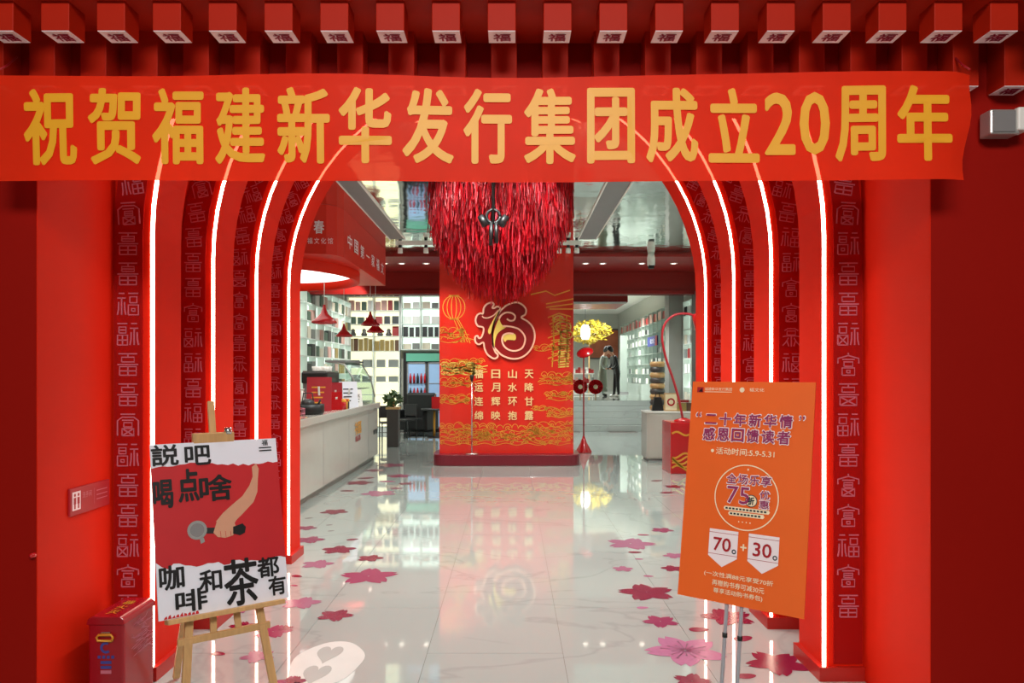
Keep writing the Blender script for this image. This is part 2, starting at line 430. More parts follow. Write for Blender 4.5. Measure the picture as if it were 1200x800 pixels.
# seal characters: a kit of strokes put together into thirty different signs
def seal_strokes(rng):
    S = []
    def box(x0, y0, x1, y1, inner):
        S.append([(x0, y0), (x1, y0), (x1, y1), (x0, y1), (x0, y0)])
        mx, my = (x0 + x1) / 2, (y0 + y1) / 2
        if inner == '+': S.append([(mx, y0), (mx, y1)]); S.append([(x0, my), (x1, my)])
        if inner == 'x': S.append([(x0, y0), (x1, y1)]); S.append([(x0, y1), (x1, y0)])
        if inner == '-': S.append([(x0, my), (x1, my)])
        if inner == 'o': S.append([(mx - .08, my - .06), (mx + .08, my - .06), (mx + .08, my + .06), (mx - .08, my + .06), (mx - .08, my - .06)])
    def fu(x0, x1, y0, y1, inner):
        h = y1 - y0
        S.append([(x0, y1), (x1, y1)])
        box(x0 + (x1 - x0) * .15, y0 + h * .56, x1 - (x1 - x0) * .15, y0 + h * .84, rng.choice(['', '-', '']))
        box(x0, y0, x1, y0 + h * .46, inner)
    def shi(x0, x1, y0, y1):
        m = (x0 + x1) / 2; h = y1 - y0
        S.append([(x0 + .06, y1), (x1 - .06, y1)]); S.append([(x0, y0 + h * .78), (x1, y0 + h * .78)])
        S.append([(m, y0 + h * .78), (m, y0)])
        S.append([(x0 + .06, y0 + h * .6), (x0 + .05, y0 + h * .25), (x0, y0)]); S.append([(x1 - .06, y0 + h * .6), (x1 - .05, y0 + h * .25), (x1, y0)])
    inner = rng.choice(['+', 'x', '+', 'o'])
    k = rng.randrange(6)
    if k == 0: shi(0, .40, 0, 1); fu(.52, 1, 0, 1, inner)
    elif k == 1: shi(.60, 1, 0, 1); fu(0, .48, 0, 1, inner)
    elif k == 2:
        S.append([(0, .55), (0, .78), (.5, .92), (1, .78), (1, .55)]); S.append([(.5, .92), (.5, 1.04)]); fu(.2, .8, 0, .74, inner)
    elif k == 3:
        S.append([(0, 0), (0, .70), (.22, .86), (.78, .86), (1, .70), (1, 0)]); S.append([(.15, 1), (.85, 1)]); fu(.22, .78, 0, .72, inner)
    elif k == 4:
        S.append([(.05, 1), (.95, 1)]); S.append([(.5, 1), (.5, .86)]); box(.2, .62, .8, .84, rng.choice(['', '-']))
        S.append([(0, .5), (1, .5)]); box(.1, 0, .9, .4, inner)
    else:
        S.append([(.1, .9), (.3, 1.02), (.7, 1.02), (.9, .9)]); box(.26, .66, .74, .88, '')
        S.append([(0, .56), (.2, .6), (.8, .6), (1, .56)]); S.append([(.5, .6), (.5, 0)])
        S.append([(.34, .5), (.2, .26), (0, .06)]); S.append([(.66, .5), (.8, .26), (1, .06)]); S.append([(.26, .3), (.36, .02)]); S.append([(.74, .3), (.64, .02)])
    return S
rg = random.Random(7)
GLYPHS = []
for i in range(30):
    mb = MB()
    for st in seal_strokes(rg):
        mb.ribbon([((x - .5) * .112, (y - .5) * .115) for x, y in st], 0.0066, lambda u, v, t: (u, -t, v), 0.0, 0.004)
    GLYPHS.append(mb.mesh('seal_character', M['glyph']))
ORD = ['outermost red arch, its foot beside the fire extinguisher box', 'red arch second in from the street behind the outermost one',
       'red arch third in from the street, between two others', 'innermost red arch opening onto the shop hall']
for i in range(NR):
    y = D1 + DS * i
    a = thing('arch', ORD[i] + ', light strip edge', 'arch', (AX, y, 0), 0, 'lit arches of the entrance')
    if True:
        a['label'] = ORD[i]
    def sub(o):
        o.parent = a; o.matrix_parent_inverse = Matrix.Translation((-AX, -y, 0)); return o
    sub(arch_prism(MB(), RI + 0.005, RO - 0.004, y, y + RD).obj('frame', M['red']))
    sub(arch_prism(MB(), RI + 0.055, RO - 0.010, y - 0.008, y + 0.01, 0.09).obj('face_band', M['band']))
    sub(arch_prism(MB(), RI + 0.000, RI + 0.014, y - 0.006, y + 0.010, 0.05).obj('light_strip', M['neon']))
    for sx in (-1, 1):
        x0, x1 = sorted((AX + sx * (RI - 0.014), AX + sx * (RO + 0.0)))
        sub(MB().box(x0 - (0.012 if sx > 0 else 0), x1 + (0.012 if sx < 0 else 0), y - 0.022, y + RD + 0.01, 0.0, 0.075).obj('plinth', M['plinth']))
    rc = (RI + 0.055 + RO - 0.01) / 2
    pitch = 0.162; zt = 0.42 if i else 0.40
    order = list(range(30)); rg.shuffle(order); q = 0
    for sx in (-1, 1):
        s = 0.0
        while True:
            z = zt + s
            if z <= ZS: p, rot = (AX + sx * rc, z), 0.0
            else:
                ang = (z - ZS) / rc
                if ang > R(50): break
                p = (AX + sx * rc * math.cos(ang), ZS + rc * math.sin(ang)); rot = -sx * ang * -1 if sx > 0 else ang
                rot = -ang if sx > 0 else ang
                rot = -rot
            g = link('seal_character', GLYPHS[order[q % 30]], None, 0, (p[0], y - 0.008, p[1])); g.rotation_euler = (0, rot * 1.0, 0)
            sub(g); q += 1; s += pitch

# interior shell
struct(MB().box(XL, XR + 0.4, YI - 0.05, YR, ZC, ZC + 0.1).obj('ceiling', M['mirror']))
sbox('ceiling', M['softred'], XL, XR + 0.4, YR, 16.4, ZC - 0.03, ZC + 0.1)
sbox('trim_1', M['softred'], XL, XR + 0.4, 16.4, 16.55, 3.39, ZC)
sbox('trim_2', M['softred'], XL, XR + 0.4, 16.32, 16.62, 3.39, 3.47)
sbox('ceiling', M['softred'], XL, 1.6, 16.55, YB, ZC - 0.02, ZC + 0.1)
sbox('ceiling', M['wallgrey'], 1.6, 6.2, 16.55, 24.0, ZC + 0.45, ZC + 0.55)
sbox('wall_left', M['wallgrey'], XL - 0.15, XL, YI, YB + 0.3, 0, ZC + 0.1)
sbox('wall_right', M['wallgrey'], XR + 0.4, XR + 0.55, YI, YB + 0.3, 0, ZC + 0.6)
sbox('wall_back', M['wallgrey'], XL, 1.2, YB, YB + 0.2, 0, ZC + 0.6)
# grey ceiling strips (air grilles)
for x0, x1, lab in ((-2.05, -1.82, 'long grey air grille on the mirror ceiling beside the red canopy'), (1.13, 1.41, 'long grey air grille on the mirror ceiling near the grey pillar')):
    g = thing('air_grille', lab, 'grille', (x0, 8.7, ZC))
    def loc(o): o.parent = g; o.matrix_parent_inverse = Matrix.Translation((-x0, -8.7, -ZC)); return o
    loc(MB().box(x0, x1, 8.7, 12.5, ZC - 0.012, ZC - 0.0015).obj('face', M['grey']))
    loc(MB().box(x0 - 0.02, x0, 8.7, 12.5, ZC - 0.02, ZC - 0.0015).obj('edge', M['white'])); loc(MB().box(x1, x1 + 0.02, 8.7, 12.5, ZC - 0.02, ZC - 0.0015).obj('edge', M['white']))

# raised rear floor with steps
stairs = struct(sbox('stairs', M['greypillar'], 1.2, 6.0, 21.0, 22.6, -0.1, 0.0))
for k in range(5):
    MB().box(1.2, XR + 0.4, YB + 0.32 * k, 22.6, 0.165 * k, 0.165 * (k + 1)).obj('step', M['marble'], stairs, 0.006)
sbox('floor', M['marble'], 0.8, 5.3, 22.55, 37, 0.70, 0.825)
sbox('wall_right', M['wallgrey'], 5.30, 5.45, 21.2, 37, 0, 4.6)
sbox('wall_left', M['wallgrey'], 0.7, 0.85, 21.0, 37, 0, 4.6)
sbox('wall_back', M['wallgrey'], 0.7, 5.4, 37, 37.2, 0, 4.7)
sbox('ceiling', M['white'], 0.7, 5.4, 24, 37, 4.60, 4.7)
sbox('trim_3', M['softred'], 0.85, 3.6, 23.0, 25.6, 3.86, 4.6)
sbox('trim_4', M['white'], 0.85, 3.55, 22.96, 23.0, 3.80, 3.86)
sbox('trim_5', M['greypillar'], 4.22, 4.62, 19.9, 20.4, 0, ZC + 0.4)
sbox('trim_6', M['darkpillar'], 4.02, 4.36, 16.15, 16.55, 0, 3.45)
# downlights in the red soffit
for x in (-2.6, -2.25, -1.75, 1.5, 1.85, 2.65, 3.3):
    d = thing('downlight', 'small round downlight in the dark red soffit, ' + ('bar canopy side of the panel' if x < 0 else 'stairs side of the panel'), 'ceiling light', (x, 15.1, ZC - 0.03), 0, 'downlights in the red soffit')
    MB().lathe([(0.0, -0.004), (0.055, -0.004)], 16).obj('lens', M['lampglow'], d)
    MB().lathe([(0.055, 0.002), (0.055, -0.012), (0.075, -0.012), (0.078, 0.002)], 16).obj('ring', M['white'], d)

# floor flowers
def petal(a, r, wd):
    pts = []
    for k in range(9):
        t = k / 8; ww = wd * math.sin(PI * (0.12 + 0.80 * t)) ** 0.9
        pts.append((t * r, ww))
    pts[0] = (0.03 * r, 0.02 * r)
    up = pts; outl = up + [(0.84 * r, 0)] + [(x, -y) for x, y in reversed(up)]
    return [(x * math.cos(a) - y * math.sin(a), x * math.sin(a) + y * math.cos(a)) for x, y in outl]
def flower_mesh(m, stamens=False):
    mb = MB()
    for k in range(5):
        p = petal(2 * PI * k / 5, 1.0, 0.345)
        mb.add([(x, y, 0.0002 * k) for x, y in p], [list(range(len(p)))])
    if stamens:
        mb.m = 1
        for k in range(15):
            a = 2 * PI * k / 15 + 0.1; l = 0.34 + 0.12 * (k % 3)
            mb.ribbon([(0.05 * math.cos(a), 0.05 * math.sin(a)), (l * math.cos(a), l * math.sin(a))], 0.022, lambda u, v, t: (u, v, t), 0.0012 + 0.00003 * k)
            mb.add([(l * math.cos(a) + 0.03 * math.cos(q), l * math.sin(a) + 0.03 * math.sin(q), 0.0014 + 0.00003 * k) for q in [PI * 2 * j / 8 for j in range(8)]], [list(range(8))])
        return mb.mesh('flower_decal', m, M['stamen'])
    return mb.mesh('flower_decal', m)
def petal_mesh(m):
    mb = MB(); p = [(math.cos(2 * PI * k / 16), 0.62 * math.sin(2 * PI * k / 16) * (1 - 0.2 * math.cos(2 * PI * k / 16))) for k in range(16)]
    mb.add([(x, y, 0) for x, y in p], [list(range(16))]); return mb.mesh('petal_decal', m)
FM = {k: flower_mesh(M['flower_' + k], k == 'd') for k in 'abcd'}
PM = {k: petal_mesh(M['flower_' + k]) for k in 'abcde'}
FL = [(421, 565.5, 17, 'a'), (444, 578, 22, 'c'), (392, 599.5, 17, 'a'), (359, 618.6, 13, 'b'), (362, 632.5, 19, 'b'), (397, 644, 21, 'a'), (434, 654, 16, 'a'),
      (372, 661, 20, 'c'), (432, 675, 35, 'b'), (353, 706.5, 24, 'c'), (393, 721, 22, 'a'), (334, 736, 10, 'a'), (345, 798, 14, 'a'), (284, 734, 17, 'a'),
      (320, 740, 23, 'b'), (302, 769, 21, 'c'), (280, 714, 17, 'c'), (340, 800, 20, 'b'), (459, 545, 18, 'b'), (440, 551, 12, 'b'), (468, 557.5, 15, 'b'),
      (476, 566.5, 10, 'a'), (776, 621, 14, 'b'), (739, 637, 30, 'c'), (790, 651, 14, 'c'), (730, 666.5, 13, 'c'), (788, 666, 14, 'a'), (758, 694, 34, 'a'),
      (774, 728, 22, 'b'), (853, 723, 32, 'a'), (803, 762, 48, 'd'), (911, 777, 38, 'a'), (811, 798, 23, 'a'), (790, 570, 12, 'a')]
PT = [(407, 575, 8, 'a'), (362, 607, 5, 'e'), (413, 632, 7, 'a'), (348, 675, 7, 'a'), (345, 686, 5, 'b'), (256, 766, 9, 'a'), (429, 560, 10, 'a'), (454, 564, 10, 'c'), (465, 572, 8, 'b'),
      (754, 626.6, 7, 'b'), (744, 647, 8, 'a'), (749, 655, 5, 'c'), (760, 675, 6, 'c'), (753, 712, 7, 'd'), (819, 737.6, 12, 'a'), (871, 748, 13, 'a'), (875, 792, 12, 'a'),
      (386, 615, 4, 'e'), (388, 622, 4, 'e'), (770, 563, 8, 'a'), (782, 577, 9, 'a')]
rg = random.Random(3)
for j, (x, y, r, k) in enumerate(FL + PT):
    d = DF(y); big = j < len(FL)
    o = link('flower_decal' if big else 'petal_decal', (FM if big else PM)[k], floor, 0, ((x - CX) * d / F, d, 0.0012 + 0.0001 * (j % 7)))
    o.scale = (r * d / F,) * 2 + (1,); o.rotation_euler = (0, 0, rg.uniform(0, 2 * PI) if big else rg.uniform(-.6, .6))
# pale flat disc on the floor with two grey heart shapes
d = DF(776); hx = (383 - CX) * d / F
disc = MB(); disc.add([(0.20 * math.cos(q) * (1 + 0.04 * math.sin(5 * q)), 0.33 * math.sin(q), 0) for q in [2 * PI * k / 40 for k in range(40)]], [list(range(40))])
link('heart_patch', disc.mesh('heart_patch', M['softwhite']), floor, 0, (hx, d, 0.0012))
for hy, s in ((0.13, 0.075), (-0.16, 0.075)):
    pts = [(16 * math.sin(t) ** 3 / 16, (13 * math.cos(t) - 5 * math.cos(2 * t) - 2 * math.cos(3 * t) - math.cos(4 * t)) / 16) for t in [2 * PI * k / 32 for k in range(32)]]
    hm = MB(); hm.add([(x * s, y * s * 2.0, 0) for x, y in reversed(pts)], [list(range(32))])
    link('heart_patch', hm.mesh('heart_patch', M['heartgrey']), floor, 0, (hx - 0.02, d + hy, 0.0022))

# ------------------------------------------------------------------ eaves over the portal
EF, E2 = 2.96, 3.22
eave = thing('eaves', 'red bracketed eaves over the entrance with white character stickers', 'eaves', (0, D0, 3.0))
def ech(o): o.parent = eave; o.matrix_parent_inverse = Matrix.Translation((0, -D0, -3.0)); return o
ech(MB().box(-3.2, 3.2, EF - 0.03, D0 - 0.001, 3.136, 3.34).obj('top_beam', M['beamred'], None, 0.004))
W = 0.113; PITCH = 65.45 * EF / F
up_me = MB().box(-W / 2, W / 2, 0, 0.113, 0, 0.118).mesh('bracket', M['beamred'])
lo_me = MB().box(-W / 2, W / 2, 0, D0 - E2 - 0.001, 0, 0.24).mesh('lower_bracket', M['beamred'])
st_me = MB().box(-W / 2 + 0.002, W / 2 - 0.002, 0.002, 0.108, -0.002, 0.001).mesh('sticker', M['sticker'])
fu_me = text_into(MB(), '福', 0.02, -0.036, 0.036, -0.088, -0.022, fnD(0, 0, -0.0035)).mesh('sticker_character', M['stickertext'])
for k in range(-10, 11):
    x = (588 - CX) * EF / F + PITCH * k
    b = ech(link('bracket', up_me, None, 0.003, (x, EF, 3.02))); c = ech(link('lower_bracket', lo_me, None, 0.003, (x + 0.006, E2, 2.90)))
    for p in (b, c):
        link('sticker', st_me, p); link('sticker_character', fu_me, p)

# ------------------------------------------------------------------ banner
BD = 3.12
def cl(x, z): return BD + 0.010 * math.sin(2.1 * x + 0.7) + 0.006 * math.sin(5.3 * x + 3 * z) + 0.004 * math.sin(9 * z + x)
ban = thing('banner', 'long translucent red congratulation banner with yellow characters under the eaves', 'banner', (0, BD, 2.47))
def bch(o): o.parent = ban; o.matrix_parent_inverse = Matrix.Translation((0, -BD, -2.47)); return o
xl, xr = (-14 - CX) * BD / F, (1142 - CX) * BD / F
mb = MB(); nx, nz = 90, 10; vs = []
for j in range(nz + 1):
    for i in range(nx + 1):
        t = i / nx; sx = xl + (xr - xl - 0.045 * (1 - j / nz)) * t
        px = CX + sx * F / BD
        ztop = EYE + (HY - (88 - 5 * t + 3 * math.sin(PI * t) + 1.5 * math.sin(14 * t))) * BD / F
        zbot = EYE + (HY - (213 - 2 * abs(2 * t - 1))) * BD / F
        z = zbot + (ztop - zbot) * j / nz
        fold = 0.02 * math.exp(-((1 - t) / 0.012) ** 2) * (1 + math.sin(8 * j / nz))
        vs.append((sx, cl(sx, z) + fold, z))
mb.add(vs, [(j * (nx + 1) + i, j * (nx + 1) + i + 1, (j + 1) * (nx + 1) + i + 1, (j + 1) * (nx + 1) + i) for j in range(nz) for i in range(nx)], True)
bch(mb.obj('cloth', M['cloth']))
for ch, x0, x1 in BANNER:
    yo = -4 * (x0 / 1113); y0, y1 = 105 + yo, 194 + yo
    if ch in '20': y0 += 6; y1 -= 9
    mb = MB()
    text_into(mb, ch, 0.022, x0, x1, -y1, -y0, lambda u, v, t: ((u - CX) * BD / F, cl((u - CX) * BD / F, EYE + (HY + v) * BD / F) - 0.005 - t, EYE + (HY + v) * BD / F))
    bch(mb.obj('banner_character', M['banneryellow']))
# two cords that tie the banner to the brackets
for x in (xl + 0.05, xr - 0.02):
    bch(MB().tube([(x, BD, 2.93), (x, BD + 0.05, 2.97), (x, E2 + 0.01, 3.03)], 0.004, 6).obj('cord', M['crimson']))

# ------------------------------------------------------------------ flood light on the right front wall
p = P(1166, 151, D0)
fl = thing('flood_light', 'small grey box flood light on the red front wall beside the banner', 'flood light', (p.x, D0, p.z))
MB().box(-0.085, 0.045, -0.10, -0.02, -0.055, 0.055).obj('housing', M['glassframe'], fl, 0.008)
MB().box(0.03, 0.085, -0.11, -0.03, -0.04, 0.062).obj('end_cap', M['white'], fl, 0.008)
MB().box(-0.075, 0.022, -0.106, -0.098, -0.045, 0.045).obj('lens', M['grey'], fl)
MB().box(-0.02, 0.02, -0.03, 0.01, -0.03, 0.03).obj('wall_mount', M['dark'], fl)

# small push knob on the front wall edge
kn = P(44, 650, D0)
MBk = MB().lathe([(0.0, 0.024), (0.010, 0.02), (0.013, 0.0), (0.009, -0.006)], 14)
o = MBk.obj('push_button', M['lampred']); o.location = (kn.x - 0.015, D0 - 0.004, kn.z); o.rotation_euler = (R(90), 0, 0)
tag(o, 'tiny red push button on the edge of the dark red front wall', 'button')

# sign plate on the left jamb
sg = thing('wall_sign', 'small red plate with white pictogram on the left entrance jamb', 'sign', (JL + 0.004, 3.57, 0.955))
MB().box(0, 0.012, 0, 0.35, 0, 0.135).obj('plate', M['crimson'], sg, 0.003)
f = fnX(0.0125, 0, 0)
mb = MB(); mb.box(0.012, 0.0135, 0.018, 0.085, 0.025, 0.115); mb.obj('icon_field', M['sticker'], sg)
mb = MB()
for u in (0.036, 0.066):
    mb.add([f(u + 0.008 * math.cos(q), 0.099 + 0.008 * math.sin(q), 0.0015) for q in [2 * PI * k / 10 for k in range(10)]], [list(range(10))])
    mb.add([f(u - 0.010, 0.055, 0.0015), f(u + 0.010, 0.055, 0.0015), f(u + 0.010, 0.087, 0.0015), f(u - 0.010, 0.087, 0.0015)], [(0, 1, 2, 3)])
    mb.add([f(u - 0.006, 0.032, 0.0015), f(u + 0.006, 0.032, 0.0015), f(u + 0.006, 0.055, 0.0015), f(u - 0.006, 0.055, 0.0015)], [(0, 1, 2, 3)])
mb.obj('pictogram', M['crimson'], sg)
mb = MB(); text_into(mb, '洗手间', 0.0, 0.10, 0.18, 0.075, 0.105, f, 0.001); mb.ribbon([(0.205, 0.03), (0.205, 0.11)], 0.002, f, 0.001)
for k in range(3): mb.ribbon([(0.225, 0.05 + 0.022 * k), (0.325, 0.05 + 0.022 * k)], 0.005, f, 0.001)
mb.obj('lettering', M['glyph'], sg)

# ------------------------------------------------------------------ fire extinguisher box
bx = thing('extinguisher_box', 'dark red fire extinguisher box standing against the left jamb', 'extinguisher box', (-1.975, 3.60, 0))
MB().box(-0.088, 0.088, 0, 0.30, 0.0, 0.435).obj('body', M['extred'], bx, 0.012)
MB().prism([(-0.095, 0.425), (0.095, 0.425), (0.088, 0.452), (0.070, 0.466), (-0.070, 0.466), (-0.088, 0.452)], -0.008, 0.308, lambda x, z, y: (x, y, z)).obj('lid', M['extred'], bx, 0.006)
mb = MB(); q = [(0.034, 0.352), (0.040, 0.368), (0.030, 0.380), (-0.030, 0.380), (-0.040, 0.368), (-0.034, 0.352), (0.034, 0.352)]
mb.tube([(x, -0.012, z) for x, z in q], 0.006, 8).obj('handle', M['gold'], bx)
MB().box(-0.022, 0.022, -0.006, 0.004, 0.372, 0.392).obj('hinge', M['chrome'], bx)
f = fnY(0, -0.001, 0)
mb = MB(); mb.ribbon([(0.022 * math.cos(a), 0.315 + 0.022 * math.sin(a)) for a in [R(60 + 12 * k) for k in range(22)]], 0.012, f, 0.001); mb.obj('emblem', M['blueprint'], bx)
mb = MB()
for k in range(4): mb.box(-0.04 + 0.022 * k, -0.026 + 0.022 * k, -0.002, 0.001, 0.262, 0.276)
mb.box(-0.026, 0.026, -0.002, 0.001, 0.236, 0.250); mb.box(-0.026, 0.026, -0.002, 0.001, 0.212, 0.226); mb.obj('print', M['blueprint'], bx)
MB().box(-0.026, 0.026, -0.002, 0.001, 0.188, 0.204).obj('print', M['glyph'], bx)
f = fnU(0, 0, 0.4665)
mb = MB()
for k, ch in enumerate('灭火器'): text_into(mb, ch, 0.015, -0.026, 0.030, 0.036 + 0.075 * k, 0.092 + 0.075 * k, f, 0.001)
mb.obj('lettering', M['gold'], bx)
f = fnX(0.0885, 0, 0); mb = MB()
for k in range(16): mb.ribbon([(0.06 + 0.17 * rg.random() + 0.02 * j, 0.24 + 0.011 * k + 0.012 * math.sin(j * 1.7 + k)) for j in range(4)], 0.003, f, 0.001)
mb.obj('scuffed_print', M['glyph'], bx)

# ------------------------------------------------------------------ poster on the easel (left)
def plane_map(o, U, V):
    """o: origin, U and V: unit axes (V up); N towards the viewer"""
    N = U.cross(V)
    return lambda u, v, t: o + U * u + V * v + N * t
def pix_uv(px, py, o, U, V):
    d = Vector(((px - CX) / F, 1, (HY - py) / F)); e = Vector((0, 0, EYE)); N = U.cross(V)
    k = (o - e).dot(N) / d.dot(N); q = e + d * k - o
    return q.dot(U), q.dot(V)
PA = math.atan2(0.34, 0.45)
e0 = Vector((-1.28, 3.44, 0.0))
easel = thing('easel', 'light wooden A-frame easel holding the cafe poster', 'easel', e0, PA)
TL, TR, BL = P(172, 522, 3.28), P(320, 511, 3.62), P(186, 728, 3.14)
U = Vector((0.45, 0.34, 0)).normalized(); back = Vector((-0.34, 0.45, 0)).normalized()
V = (Vector((0, 0, 0.735)) + back * 0.18).normalized()
PW, PH = 0.564, 0.757
po = BL.copy()
# easel geometry in the easel's own frame: x along the poster, y away from the viewer
def ez(u, v, t):                   # poster plane -> easel local
    wpt = po + U * u + V * v + U.cross(V) * t
    return easel_inv @ wpt
easel_inv = (Matrix.Translation(e0) @ Matrix.Rotation(PA, 4, 'Z')).inverted()
def leg(a, b, name='leg', wx=0.034, wy=0.022):
    return MB().bar(a, b, wx, wy, (0, 1, 0)).obj(name, M['wood'], easel, 0.003)
tp = ez(PW / 2, PH + 0.20, -0.035)
vv = (ez(0, 1, 0) - ez(0, 0, 0))                        # up the board
def floorpt(p, dx=0.0):
    k = (p.z - 0.011) / vv.z; return Vector((p.x - vv.x * k + dx, p.y - vv.y * k, 0.011))
a = ez(0.10, -0.02, -0.03); leg(floorpt(a, -0.035), ez(0.215, PH + 0.02, -0.03))
a = ez(0.46, -0.02, -0.03); leg(floorpt(a, 0.035), ez(0.345, PH + 0.02, -0.03))
a = ez(0.25, 0.0, -0.03)
leg(ez(PW / 2, 0.10, -0.042), ez(PW / 2, PH + 0.20, -0.042), 'mast', 0.03, 0.02)
leg(Vector((tp.x - 0.02, tp.y + 0.60, 0.011)), ez(PW / 2 - 0.01, PH + 0.02, -0.055), 'rear_leg')
leg(ez(0.075, -0.105, -0.030), ez(0.475, -0.105, -0.030), 'crossbar', 0.03, 0.02)
leg(ez(0.225, -0.105, -0.032), ez(0.235, 0.10, -0.032), 'upright', 0.028, 0.018); leg(ez(0.335, -0.105, -0.032), ez(0.325, 0.10, -0.032), 'upright', 0.028, 0.018)
mbt = MB(); vsb = [ez(u, v, t) for t in (-0.045, 0.035) for v in (-0.022, -0.001) for u in (0.03, PW - 0.03)]
mbt.add(vsb, [(0, 2, 3, 1), (4, 5, 7, 6), (0, 1, 5, 4), (2, 6, 7, 3), (0, 4, 6, 2), (1, 3, 7, 5)]).obj('tray', M['wood'], easel, 0.003)
MB().bar(ez(PW / 2 - 0.10, PH + 0.018, -0.01), ez(PW / 2 + 0.085, PH + 0.018, -0.01), 0.05, 0.03, (0, 1, 0)).obj('clamp', M['wood'], easel, 0.004)
c0 = ez(PW / 2 + 0.06, PH + 0.035, -0.005)
MB().lathe([(0.0, 0.03), (0.018, 0.028), (0.02, 0.0), (0.008, -0.002)], 12, c0).obj('wing_nut', M['chrome'], easel)

post = thing('cafe_poster', 'red and white cafe poster with brushed black characters and a portafilter hand', 'poster', po, 0)
def pf(u, v, t): return (po + U * u + V * v + U.cross(V) * t) - po
bd = MB(); vsb = [pf(u, v, t) for t in (-0.008, 0.0) for v in (0, PH) for u in (0, PW)]
bd.add(vsb, [(0, 2, 3, 1), (4, 5, 7, 6), (0, 1, 5, 4), (2, 6, 7, 3), (0, 4, 6, 2), (1, 3, 7, 5)]).obj('board', M['paper'], post)
uv = lambda x, y: pix_uv(x, y, po, U, V)
def flat(name, pts, m, t=0.0012, par=post, fn=pf):
    mb = MB(); mb.add([fn(u, v, t) for u, v in pts], [list(range(len(pts)))]); return mb.obj(name, m, par)
rr = random.Random(12)
top = [(PW * k / 24, uv(180, 549)[1] + 0.006 * rr.uniform(-1, 1) + 0.012 * math.sin(k * .25)) for k in range(25)]
vb = uv(190, 664)[1]
bot = [(PW * k / 24, vb - 0.10 * (k / 24) ** 1 * 0.42 + 0.012 * rr.uniform(-1, 1) + (0.0 if k % 5 else 0.01)) for k in range(25)]
mb = MB(); mb.add([pf(u, v, 0.001) for u, v in bot] + [pf(u, v, 0.001) for u, v in top], [(i, i + 1, 26 + i, 25 + i) for i in range(24)]); mb.obj('red_field', M['posterred'], post)
for k in range(9):                                   # red edge splashes at the foot
    u = 0.02 + 0.016 * k; flat('splash', [(u, 0.002), (u + 0.015, 0.002), (u + 0.012, 0.012 + 0.01 * rr.random()), (u + 0.003, 0.014 * rr.random() + 0.004)], M['posterred'])
BR = [('説', 173.5, 521, 209, 546), ('吧', 216, 522, 247, 545), ('喝', 176, 562, 203, 596), ('点', 208, 549, 233, 588), ('啥', 233, 556, 272, 587), ('咖', 186, 662, 216, 691),
      ('啡', 205, 690, 243, 716), ('和', 233, 667, 260, 693), ('茶', 262, 654, 303, 709), ('都', 301, 652, 327, 676), ('有', 314, 674, 335, 697)]
for ch, x0, y0, x1, y1 in BR:
    xm, ym = (x0 + x1) / 2, (y0 + y1) / 2
    ua, ub = uv(x0, ym)[0], uv(x1, ym)[0]; va, vb2 = uv(xm, y1)[1], uv(xm, y0)[1]
    ua = max(ua, 0.002); ub = min(ub, PW - 0.002)
    mb = MB(); text_into(mb, ch, 0.016 if ch == '茶' else 0.024, ua, ub, va, vb2, pf, 0.0030); mb.obj('brush_character', M['black'], post)
# printed arm with the portafilter
arm = [uv(*p) for p in ((295, 547), (300, 543), (303, 549), (302, 562), (301.5, 576), (297, 588), (285, 601), (277, 609), (272, 617), (262, 614), (253, 611), (261, 601), (271, 592), (284, 581), (292, 569), (296, 558))]
flat('printed_arm', arm[::-1], M['skin'], 0.0016)
hand = [uv(*p) for p in ((254, 611), (264, 606), (274, 611), (277, 618), (273, 627), (264, 630), (255, 629), (250, 624))]
flat('printed_hand', hand[::-1], M['skin'], 0.0018)
for k in range(3):
    a, b = uv(258 + 6 * k, 622), uv(259 + 6 * k, 630)
    mb = MB(); mb.ribbon([a, b], 0.002, pf, 0.0022); mb.obj('finger_line', M['posterred'], post)
grip = [uv(*p) for p in ((273, 617), (284, 613), (288, 617), (287, 624), (281, 627), (273, 625))]
flat('printed_grip', grip[::-1], M['black'], 0.0020)
nk = [uv(*p) for p in ((240, 618), (253, 618), (253, 625), (240, 625))]; flat('printed_neck', nk[::-1], M['dark'], 0.0016)
c = uv(231, 621)
mb = MB(); mb.ribbon([(c[0] + 0.036 * math.cos(q), c[1] + 0.036 * math.sin(q)) for q in [2 * PI * k / 28 for k in range(29)]], 0.012, pf, 0.0021); mb.obj('printed_basket_rim', M['glassframe'], post)
flat('printed_basket', [(c[0] + 0.032 * math.cos(2 * PI * k / 24), c[1] + 0.032 * math.sin(2 * PI * k / 24)) for k in range(24)], M['grey'], 0.0019)
flat('printed_spout', [(c[0] + a, c[1] + b) for a, b in ((0.012, -0.062), (0.03, -0.055), (0.026, -0.036), (0.008, -0.036))], M['glassframe'], 0.0017)
k0 = uv(310, 519); mb = MB(); text_into(mb, '福', 0.01, k0[0] - 0.014, k0[0] + 0.014, k0[1] - 0.012, k0[1] + 0.016, pf, 0.002)
for k in range(2): mb.ribbon([(k0[0] - 0.03, k0[1] - 0.022 - 0.014 * k), (k0[0] + 0.03, k0[1] - 0.022 - 0.014 * k)], 0.006, pf, 0.002)
mb.obj('small_mark', M['dark'], post)

